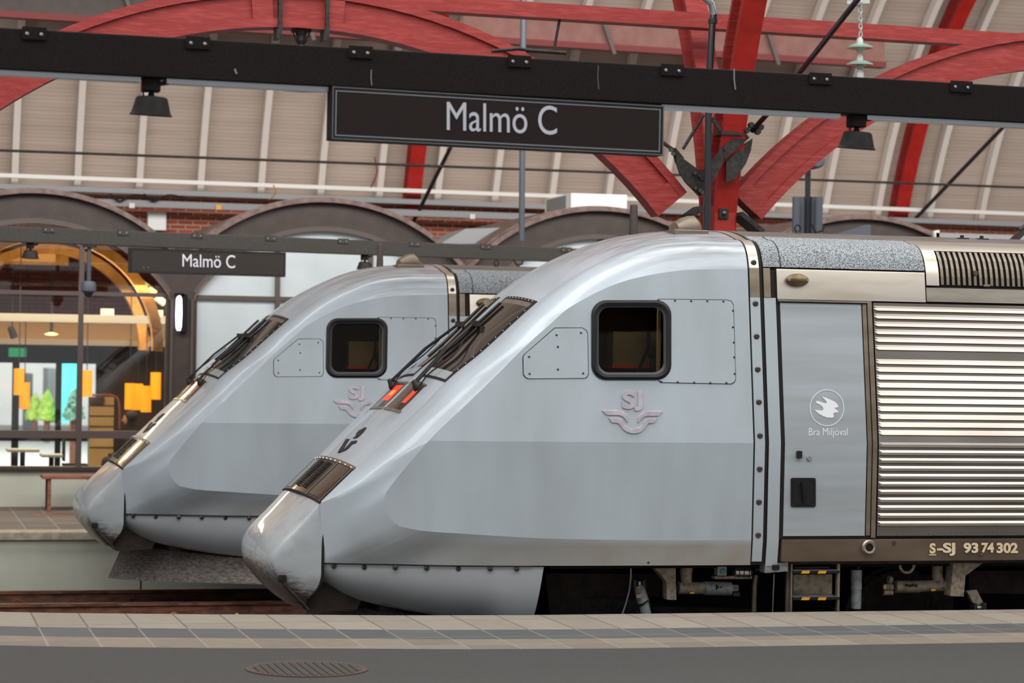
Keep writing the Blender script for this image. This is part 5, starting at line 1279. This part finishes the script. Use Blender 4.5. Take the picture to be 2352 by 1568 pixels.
# red marker lamps behind glass
sm0 = FS(960, 884)[1]; sm1 = FS(905, 939)[1]
for sg in (-1, 1):
    o = patch('marker_light', sm0, sm1, sg*.08, sg*.62, .006, 'lens_brown')
    patch('red_lamp', lerp(sm0, sm1, .08), lerp(sm0, sm1, .72), sg*.44 if sg < 0 else .12, sg*.56 if sg < 0 else .46, .009, 'red_lamp', o)
    if sg > 0: patch('orange_glow', lerp(sm0, sm1, .3), lerp(sm0, sm1, .5), .2, .34, .011, 'orange_lamp', o)
    patch('lamp_rim', sm1, sm1+.006, sg*.04, sg*.68, .009, 'stainless', o)
    patch('lamp_rim', sm0-.005, sm0, sg*.04, sg*.66, .009, 'stainless', o)
# wipers
for sg, (ps, pe) in ((-1, (-.52, -.30)), (1, (.55, .3))):
    s0 = FS(972, 893)[1] if sg < 0 else FS(972, 893)[1]
    W = empty('x', (0, 0, 0), None, None) if 0 else None
    piv = fs(s0, ps, .05)
    mb = MB(); mb.lathe(fs(s0, ps, .0), [(.055, 0), (.05, .03), (.03, .06), (.015, .09)], 14, (-.7, 0, .72)); wp = mb.build('wiper', 'iron', TR)
    for dy in (-.02, .05):
        mb = MB(); mb.tube([fs(s0, ps+dy, .06), fs(lerp(s0, sT, .35), lerp(ps, pe, .4)+dy, .085), fs(lerp(s0, sT, .66), pe+dy*.4, .06)], .011, 8); mb.build('wiper_arm', 'rubber', wp)
    mb = MB(); mb.tube([fs(lerp(s0, sT, f), pe+.03*f*sg*-1+lerp(-.1, .06, f)*(-sg)*-1, .035) for f in (.3, .45, .6, .75, .9)], .016, 6); mb.build('wiper_blade', 'rubber', wp)
    mb = MB(); mb.tube(catmull([fs(s0, ps-.08, .03), fs(lerp(s0, sT, .1), ps-.12, .06), fs(lerp(s0, sT, .3), ps-.2, .06), fs(lerp(s0, sT, .5), ps+.06, .05)], 14), .006, 6); mb.build('washer_hose', 'gap_black', wp)
    mb = MB(); q = fs(lerp(s0, sT, .66), pe, .05); mb.box((q.x-.035, q.y-.05, q.z-.025), (q.x+.03, q.y+.05, q.z+.025)); mb.build('blade_holder', 'iron', wp)
# ---- badge on the nose front (letters and wings in low relief)
def fpoly(name, pts, parent, m='iron', off=.0):
    P_ = [FS(x, y, .001)[0] for x, y in pts]; mb = MB(); mb.slab(P_, Vector((-.7, 0, .7))*.008); return mb.build(name, m, parent)
zb8 = lambda x, y: (550+x/3.136, 550+y/3.136)
bd = fpoly('nose_badge', [zb8(*q) for q in ((770,1440),(795,1438),(770,1475),(755,1505),(745,1515),(760,1512),(790,1478),(810,1455),(850,1450),(840,1465),(815,1472),(790,1500),(765,1518),(735,1530),(712,1538),(722,1515),(740,1490))], TR)
fpoly('badge_letter', [zb8(*q) for q in ((905,1356),(918,1356),(895,1385),(868,1412),(845,1430),(820,1433),(840,1420),(845,1400),(862,1380))], bd)
# ---- headlight panel
sh0 = FS(800, 1068)[1]; sh1 = .998
hp = patch('headlight_panel', sh0, sh1, -.97, .97, .004, 'panel_dark')
patch('panel_frame', sh0-.003, sh0+.004, -.98, .98, .010, 'stainless_dull', hp)
for sg in (-1, 1):
    for ya, yb in ((.95, .93), (.46, .43)):
        patch('frame_bar', sh0, sh1, sg*ya, sg*yb, .012, 'stainless_dull', hp)
    l_ = patch('headlight_lens', lerp(sh0, sh1, .06), lerp(sh0, sh1, .94), sg*.9, sg*.5, .010, 'lens_brown', hp)
    for k in range(5):
        q = fs(lerp(sh0, sh1, .03), sg*(.1+.2*k), .01); mb = MB(); mb.lathe(q, [(.012, 0), (.008, .01)], 8, (-.7, 0, .7)); mb.build('screw', 'chrome', hp)
for yg in (-.24, .1):
    for k in range(15):
        f = .12+.72*k/14; a = fs(lerp(sh0, sh1, f), yg, .014); b = fs(lerp(sh0, sh1, f), yg+.17, .014)
        mb = MB(); mb.bar(a, b, .009, .016); mb.build('grille_fin', 'dark_metal' if k % 2 else 'iron', hp)

# ---- nose cap (coupler cover)
S_c = [(3.54, 1.545, -.97), (3.36, 1.34, -.93), (3.23, 1.2, -.9), (3.175, 1.1, -.885), (3.175, .99, -.875), (3.235, .88, -.865), (3.325, .765, -.86), (3.41, .675, -.86), (3.45, .66, -.87)]
E_c = [(3.555, 1.545, -.985), (3.558, 1.4, -.99), (3.56, 1.3, -.99), (3.56, 1.2, -.99), (3.56, 1.1, -.99), (3.56, 1.0, -.985), (3.558, .91, -.98), (3.53, .82, -.95), (3.46, .73, -.9)]
K = 40
Sc = catmull([(x, y, z) for x, z, y in S_c], K); Ec = catmull([(x, y, z) for x, z, y in E_c], K)
rows_ = []
for k in range(K):
    s_, e_ = Sc[k], Ec[k]; a = k/(K-1)
    d = (Sc[min(k+1, K-1)]-Sc[max(k-1, 0)]); n_ = Vector((d.z, 0, -d.x)).normalized()
    if n_.x > 0: n_ = -n_
    if k < 2: n_ = Vector((-.7, 0, .7))
    bul = .045+.045*sin(pi*a)
    r = []
    # side face from the seam edge to the shoulder, rounded, then across the bulged front
    for j in range(10):
        t = j/9; P1 = e_.lerp(s_, .5)+Vector((0, -.02*sin(pi*a), 0)); P2 = s_.lerp(e_, .12)+Vector((0, -.03*sin(pi*a), 0))
        r.append(e_*((1-t)**3)+P1*(3*t*(1-t)**2)+P2*(3*t*t*(1-t))+s_*(t**3))
    for j in range(1, 17):
        y = s_.y*(1-j/16); r.append(Vector((s_.x, y, s_.z))+n_*(bul*(1-abs(y/s_.y)**3.6)))
    rows_.append(r)
full = [[Vector((p.x, YC+p.y, p.z)) for p in r]+[Vector((p.x, YC-p.y, p.z)) for p in r[:-1][::-1]] for r in rows_]
ks_ = int(K*.70)
mb = MB(); mb.grid(full); cap = mb.build('nose_cap', ['cap_paint', 'cap_dirt'], TR, smooth=True)
# dark gap line round the cap
for sg in (1, -1):
    mb = MB(); mb.tube([Vector((p.x+.014, YC+sg*(p.y-.001), p.z)) for p in Ec], .011, 8); mb.build('cap_seam', 'gap_black', TR)
mb = MB(); mb.tube([fs(.9985, y/10, .0) for y in range(-10, 11)], .012, 8); mb.build('cap_seam', 'gap_black', TR)
# hinges on the cap underside
for (x0, z0), (x1, z1), yy in (((3.235, .9), (3.255, .86), -.86), ((3.4, .72), (3.43, .69), -.86)):
    mb = MB(); mb.box((x0-.02, YC+yy-.05, z0-.03), (x1+.02, YC+yy+.1, z0+.03)); mb.lathe((x0-.01, YC+yy-.06, z0), [(.02, 0), (.02, .14)], 8, (0, 1, 0)); mb.build('hinge', 'gap_black', cap)
mb = MB(); mb.tube([Vector((3.225, YC-.89, .9)), Vector((3.31, YC-.9, .8)), Vector((3.40, YC-.91, .71)), Vector((3.47, YC-.91, .63))], .014, 8); mb.build('hinge_bar', 'iron', cap)

# ---- skirt under the cab, valance, plough
skb = [(3.57, .86), (3.75, .76), (3.9, .71), (4.22, .64), (4.6, .585), (4.98, .545), (5.2, .53), (5.42, .52)]
def skirt(sgn):
    top = [Vector((p.x, p.y, 1.028)) for p in O3 if p.x < 5.4]; xe = 5.41
    top.append(Vector((xe, -1.42, 1.028)))
    rows_ = []
    bz = catmull([(x, 0, z) for x, z in skb], 80)
    for p in top:
        z = min(bz, key=lambda q: abs(q.x-p.x)).z; r = []
        for j in range(9):
            t = j/8; yy = p.y+.02+ (.03*t + .20*t**3*(1 if p.x < 5 else .5)); r.append(Vector((p.x-(.07*t if p is top[-1] else 0), YC+yy*sgn, lerp(1.028, z, t))))
        rows_.append(r)
    mb = MB(); mb.grid(rows_); mb.grid([[Vector((v.x, v.y+.015*sgn, v.z)) for v in r] for r in rows_]); return mb.build('skirt', 'skirt_paint', TR, smooth=True)
sk = skirt(1); skirt(-1)
for q in ((767, 1299.5), (837, 1302), (908, 1303.5), (980, 1304.5), (1053, 1305.5), (1126, 1306), (1187, 1306)):
    Y = 19.8
    for _ in range(6):
        p = at(*q, Y); Y = YC+min(O3, key=lambda o: abs(o.x-p.x)).y+.012
    mb = MB(); mb.lathe(at(*q, Y), [(.024, 0), (.022, .006), (.014, .009), (.011, .005), (.004, .011)], 16, (-.1, -1, 0)); mb.build('bolt', 'bolt', sk, smooth=True)
mb = MB(); mb.tube([Vector((p.x, YC+p.y-.0, 1.034)) for p in O3 if p.x < 5.42], .005, 6); mb.build('skirt_seam', 'gap_black', TR)
mb = MB(); mb.lathe(PS(1489, 1290, .003), [(.018, 0), (.016, .008), (.004, .01)], 10, (0, -1, 0)); mb.build('sill_latch', 'bolt', TR)
# dark valance behind the cap
mb = MB(); V_ = [(3.5, .9), (3.62, .86), (3.95, .72), (3.9, .62), (3.5, .6), (3.44, .66)]
mb.slab([Vector((x, YC-.84, z)) for x, z in V_], (0, 1.68, 0)); mb.build('valance', 'underframe', TR)
# plough: curved blades
for sg in (1, -1):
    rows_ = []
    for k in range(21):
        t = k/20; y = -1.42*t**.75; xt = 3.655+(5.45-3.655)*t**1.15; xb = 3.478+(5.45-3.478)*t**1.15
        zt_ = lerp(.63, .52, min(1, t*1.2)); zb2 = lerp(.22, .25, t)
        rows_.append([Vector((lerp(xt, xb, u), YC+sg*(y+.05*sin(pi*u)*t), lerp(zt_, zb2, u))) for u in [j/8 for j in range(9)]])
    mb = MB(); mb.grid(rows_); mb.grid([[v+Vector((.02, .02*sg, 0)) for v in r] for r in rows_]); mb.build('plough_blade', 'plow_steel', TR, smooth=True)
# ---- dark body behind everything, floor of the car
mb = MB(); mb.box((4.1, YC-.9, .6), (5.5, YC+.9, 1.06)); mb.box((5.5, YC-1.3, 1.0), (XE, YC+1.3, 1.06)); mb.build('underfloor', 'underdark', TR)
mb = MB(); mb.box((5.45, YC-.25, .3), (XE, YC+.25, 1.0)); mb.build('underbody_blocker', 'underdark', TR)  # long black box added to block the view through under the car
# wheels and axles
for x in (6.15, 8.95):
    mb = MB(); mb.tube([(x, YC-.9, .46), (x, YC+.9, .46)], .09, 12); ax = mb.build('axle', 'underframe', TR)
    for s in (-1, 1):
        mb = MB(); mb.lathe((x, YC+s*.69, .46), [(.1, -.05), (.3, -.03), (.49, -.04), (.49, 0), (.46, .01), (.455, .09), (.3, .06), (.1, .08)], 40, (0, s, 0)); mb.build('wheel', 'iron', ax, smooth=True)
# bogie frame and running gear
def ubox(x0, y0, x1, y1, Y, th, m, name, bevel=.006, parent=TR):
    a = at(x0, y1, Y); b = at(x1, y0, Y); mb = MB(); mb.box((a.x, Y, a.z), (b.x, Y+th, b.z)); return mb.build(name, m, parent, bevel=bevel)
def upoly(pts, Y, th, m, name, bevel=.004, parent=TR):
    mb = MB(); mb.slab([at(x, y, Y) for x, y in pts], (0, th, 0)); return mb.build(name, m, parent, bevel=bevel)
def utube(pts, Y, rpx, m, name, parent=TR, n=18):
    mb = MB(); r = [q*(1/ppm(pts[0][0], Y)) for q in rpx] if isinstance(rpx, (list, tuple)) else rpx/ppm(pts[0][0], Y)
    mb.tube([at(x, y, Y) for x, y in pts], r, n); return mb.build(name, m, parent, smooth=True)
bf = upoly([(1252, 1316), (1560, 1318), (1560, 1370), (1345, 1370), (1342, 1440), (1275, 1440), (1262, 1400)], 20.25, .12, 'underframe', 'bogie_frame')
upoly([(1500, 1392), (1740, 1398), (1740, 1450), (1500, 1450)], 20.3, .1, 'underframe', 'bogie_frame')
ubox(1372, 1359, 1384, 1368, 20.22, .03, 'underframe', 'boss', 0, bf)
for x in (1366, 1382, 1394, 1405): utube([(x, 1418), (x+9, 1379)], 20.28, 1.6, 'iron', 'spring_plate', bf, 8)
mb = MB(); rows_ = [at(1425, 1403, 20.25)+Vector((.05*cos(i/2), -.0, .05*sin(i/2))) for i in range(13)]; mb.tube(rows_, .01, 6); mb.build('hose_loop', 'iron', bf)
utube([(1449, 1300), (1449, 1325), (1446, 1355), (1438, 1385), (1429, 1412)], 20.1, 2.4, 'glass_strip', 'air_hose')
dm = utube([(1466, 1344), (1469, 1352), (1478, 1382)], 19.95, [8, 13, 14], 'damper_grey', 'damper'); utube([(1478, 1383), (1489, 1430)], 19.95, 12, 'damper_grey', 'damper_rod', dm); utube([(1476, 1381), (1478, 1384)], 19.95, 15, 'gap_black', 'damper_band', dm)
ubox(1460, 1352, 1474, 1362, 19.89, .02, 'bronze', 'label', 0, dm); ubox(1462, 1364, 1474, 1373, 19.885, .02, 'beige_grey', 'label', 0, dm)
utube([(1469, 1335), (1469, 1350)], 19.95, 4, 'alu', 'damper_eye', dm)
for x in (1458, 1479): ubox(x-3, 1332, x+4, 1348, 19.93, .05, 'iron', 'fork', 0, dm)
upoly([(1500, 1300), (1552, 1300), (1554, 1378), (1532, 1377), (1531, 1336), (1520, 1322)], 19.85, .12, 'beige_grey', 'bracket')
ubox(1521, 1340, 1531, 1372, 19.95, .1, 'iron', 'bolt_block')
utube([(1576, 1300), (1576, 1332), (1580, 1348)], 19.95, [16, 13, 12], 'beige_grey', 'pipe_socket')
d2 = utube([(1558, 1350), (1618, 1350)], 19.93, 14, 'beige_grey', 'damper'); utube([(1617, 1350), (1678, 1352)], 19.93, [16, 16], 'damper_grey', 'damper_body', d2)
ubox(1680, 1343, 1697, 1358, 19.9, .08, 'beige_grey', 'end_block', .006, d2); ubox(1684, 1360, 1700, 1369, 19.9, .08, 'iron', 'end_bolt', 0, d2)
ubox(1585, 1359, 1595, 1363, 19.865, .01, 'yellow', 'yellow_label', 0, d2)
for x, h in ((1650, 6), (1646, 12), (1657, 4)): ubox(x-1, 1345-h/2+3, x+1.5, 1345+h/2+3, 19.86, .01, 'gap_black', 'print', 0, d2)
gb = ubox(1648, 1300, 1670, 1322, 19.8, .1, 'damper_grey', 'button_box')
mb = MB(); mb.lathe(at(1660, 1311, 19.8), [(.022, 0), (.022, .015), (.015, .02)], 20, (0, -1, 0)); mb.build('green_button', 'green_button', gb)
ubox(1642, 1322, 1728, 1330, 19.85, .1, 'beige_grey', 'shelf')
cp = utube([(1682, 1313), (1686, 1313), (1720, 1314), (1728, 1315)], 19.88, [4, 14, 14, 5], 'chrome', 'filter_bowl')
for x in (1693, 1704, 1716): utube([(x, 1313), (x+1.5, 1313)], 19.88, 15, 'iron', 'band', cp)
utube([(1732, 1306), (1752, 1306)], 19.9, 6, 'iron', 'pipe_union')
utube([(1736, 1320), (1733, 1345), (1731, 1440)], 20.0, 6, 'stainless_dull', 'pipe'); utube([(1778, 1318), (1773, 1440)], 20.0, 2, 'alu', 'rod')
ubx = upoly([(1757, 1296), (1810, 1290), (1810, 1312), (1757, 1316)], 19.64, .14, 'damper_grey', 'connector_box'); ubox(1777, 1297, 1791, 1309, 19.6, .05, 'rubber', 'socket', .004, ubx)
for q in ((1762, 1312), (1803, 1309)): mb = MB(); mb.lathe(at(*q, 19.64), [(.01, 0), (.008, .006)], 8, (0, -1, 0)); mb.build('screw', 'chrome', ubx)
# step ladder
lad = empty('x', (0, 0, 0), None, None) if 0 else ubox(1806, 1290, 1813, 1440, 19.72, .04, 'stainless_dull', 'step_ladder', .003)
ubox(1815, 1290, 1821, 1440, 19.66, .05, 'stainless_dull', 'side_rail', .003, lad); ubox(1922, 1290, 1930, 1440, 19.66, .05, 'stainless_dull', 'side_rail', .003, lad)
ubox(1822, 1318, 1912, 1368, 19.85, .02, 'beige_grey', 'back_plate', .004, lad)
utube([(1824, 1300), (1902, 1300)], 19.85, 6.5, 'beige_grey', 'cross_tube', lad)
for y in (1310, 1371):
    st = ubox(1822, y, 1929, y+7, 19.64, .2, 'rubber', 'tread', .002, lad)
    for x in (1843, 1881): upoly([(x, y+.5), (x+18, y+.5), (x+15, y+6.8), (x-3, y+6.8)], 19.636, .003, 'yellow', 'warning_stripe', 0, lad)
    ubox(1822, y-2, 1929, y, 19.64, .2, 'alu', 'tread_edge', 0, lad)
dm = utube([(1967, 1308), (1967, 1353)], 19.85, 13, 'damper_grey', 'damper'); utube([(1967, 1353), (1966, 1397)], 19.85, 12, 'damper_grey', 'damper_rod', dm); utube([(1972, 1290), (1971, 1308)], 19.85, 4, 'iron', 'damper_eye', dm)
mb = MB(); c = at(2083, 1297, 19.75); mb.tube([c+Vector((.068*cos(a_), 0, .068*sin(a_))) for a_ in [pi+pi*i/14 for i in range(15)]], .013, 10); mb.build('lifting_ring', 'beige_grey', TR, smooth=True)
d3 = utube([(2056, 1347), (2112, 1347)], 19.9, 14.5, 'beige_grey', 'damper'); utube([(2112, 1346), (2172, 1344)], 19.9, 13.5, 'beige_grey', 'damper_tube', d3); utube([(2153, 1296), (2153, 1325), (2160, 1340)], 19.9, 12.5, 'beige_grey', 'pipe_socket', d3)
utube([(2040, 1330), (2048, 1332)], 19.9, 9, 'beige_grey', 'clamp', d3); utube([(2030, 1348), (2050, 1348)], 19.9, 8, 'beige_grey', 'clamp', d3); utube([(2030, 1361), (2050, 1361)], 19.9, 6, 'beige_grey', 'clamp', d3)
ubox(2030, 1343, 2035, 1352, 19.85, .01, 'yellow', 'yellow_label', 0, d3); ubox(2139, 1352, 2149, 1357, 19.84, .01, 'yellow', 'yellow_label', 0, d3)
for k in range(6): ubox(2080+k*5, 1340+(k % 3), 2082.5+k*5, 1346+(k % 3), 19.83, .01, 'gap_black', 'print', 0, d3)
upoly([(2190, 1286), (2257, 1284), (2256, 1294), (2218, 1322), (2214, 1370), (2183, 1369)], 19.75, .14, 'beige_grey', 'bracket')
am = upoly([(2220, 1357), (2244, 1354), (2261, 1388), (2238, 1390)], 19.85, .06, 'beige_grey', 'lever_arm')
ubox(2238, 1385, 2244, 1402, 19.8, .12, 'iron', 'fork', 0, am); ubox(2259, 1384, 2266, 1400, 19.8, .12, 'iron', 'fork', 0, am); utube([(2243, 1396), (2260, 1395)], 19.85, 6, 'alu', 'roller', am)
upoly([(2225, 1310), (2460, 1310), (2460, 1366), (2225, 1362)], 20.2, .12, 'underframe', 'bogie_frame')
upoly([(1985, 1322), (2190, 1318), (2190, 1450), (1985, 1450)], 20.35, .05, 'underframe', 'bogie_frame')
for x in (2125, 2140, 2152, 2166): utube([(x, 1410), (x+7, 1376)], 20.3, 1.6, 'iron', 'spring_plate')

# ---- second train: a copy of the first with all its parts
T2 = copy_tree(TR)
T2.location = (5.2-.97, YC+7.5, -.07)
T2['label'] = 'rear silver grey wedge nosed locomotive on the track by the far platform'
for o in T2.children_recursive:
    if o.name.startswith(('red_lamp', 'orange_glow')):
        o.data = o.data.copy(); o.data.materials.clear(); o.data.materials.append(MATS['red_unlit'])

for X_, Y_ in ((6.1, 19.95), (5.15, 27.45)):
    l = area('cab_fill', (X_, Y_, 3.35), (.5, .2), .9, (0, 0, 0), (1, .85, .6))  # added fill in place of daylight that the opaque windscreens keep out
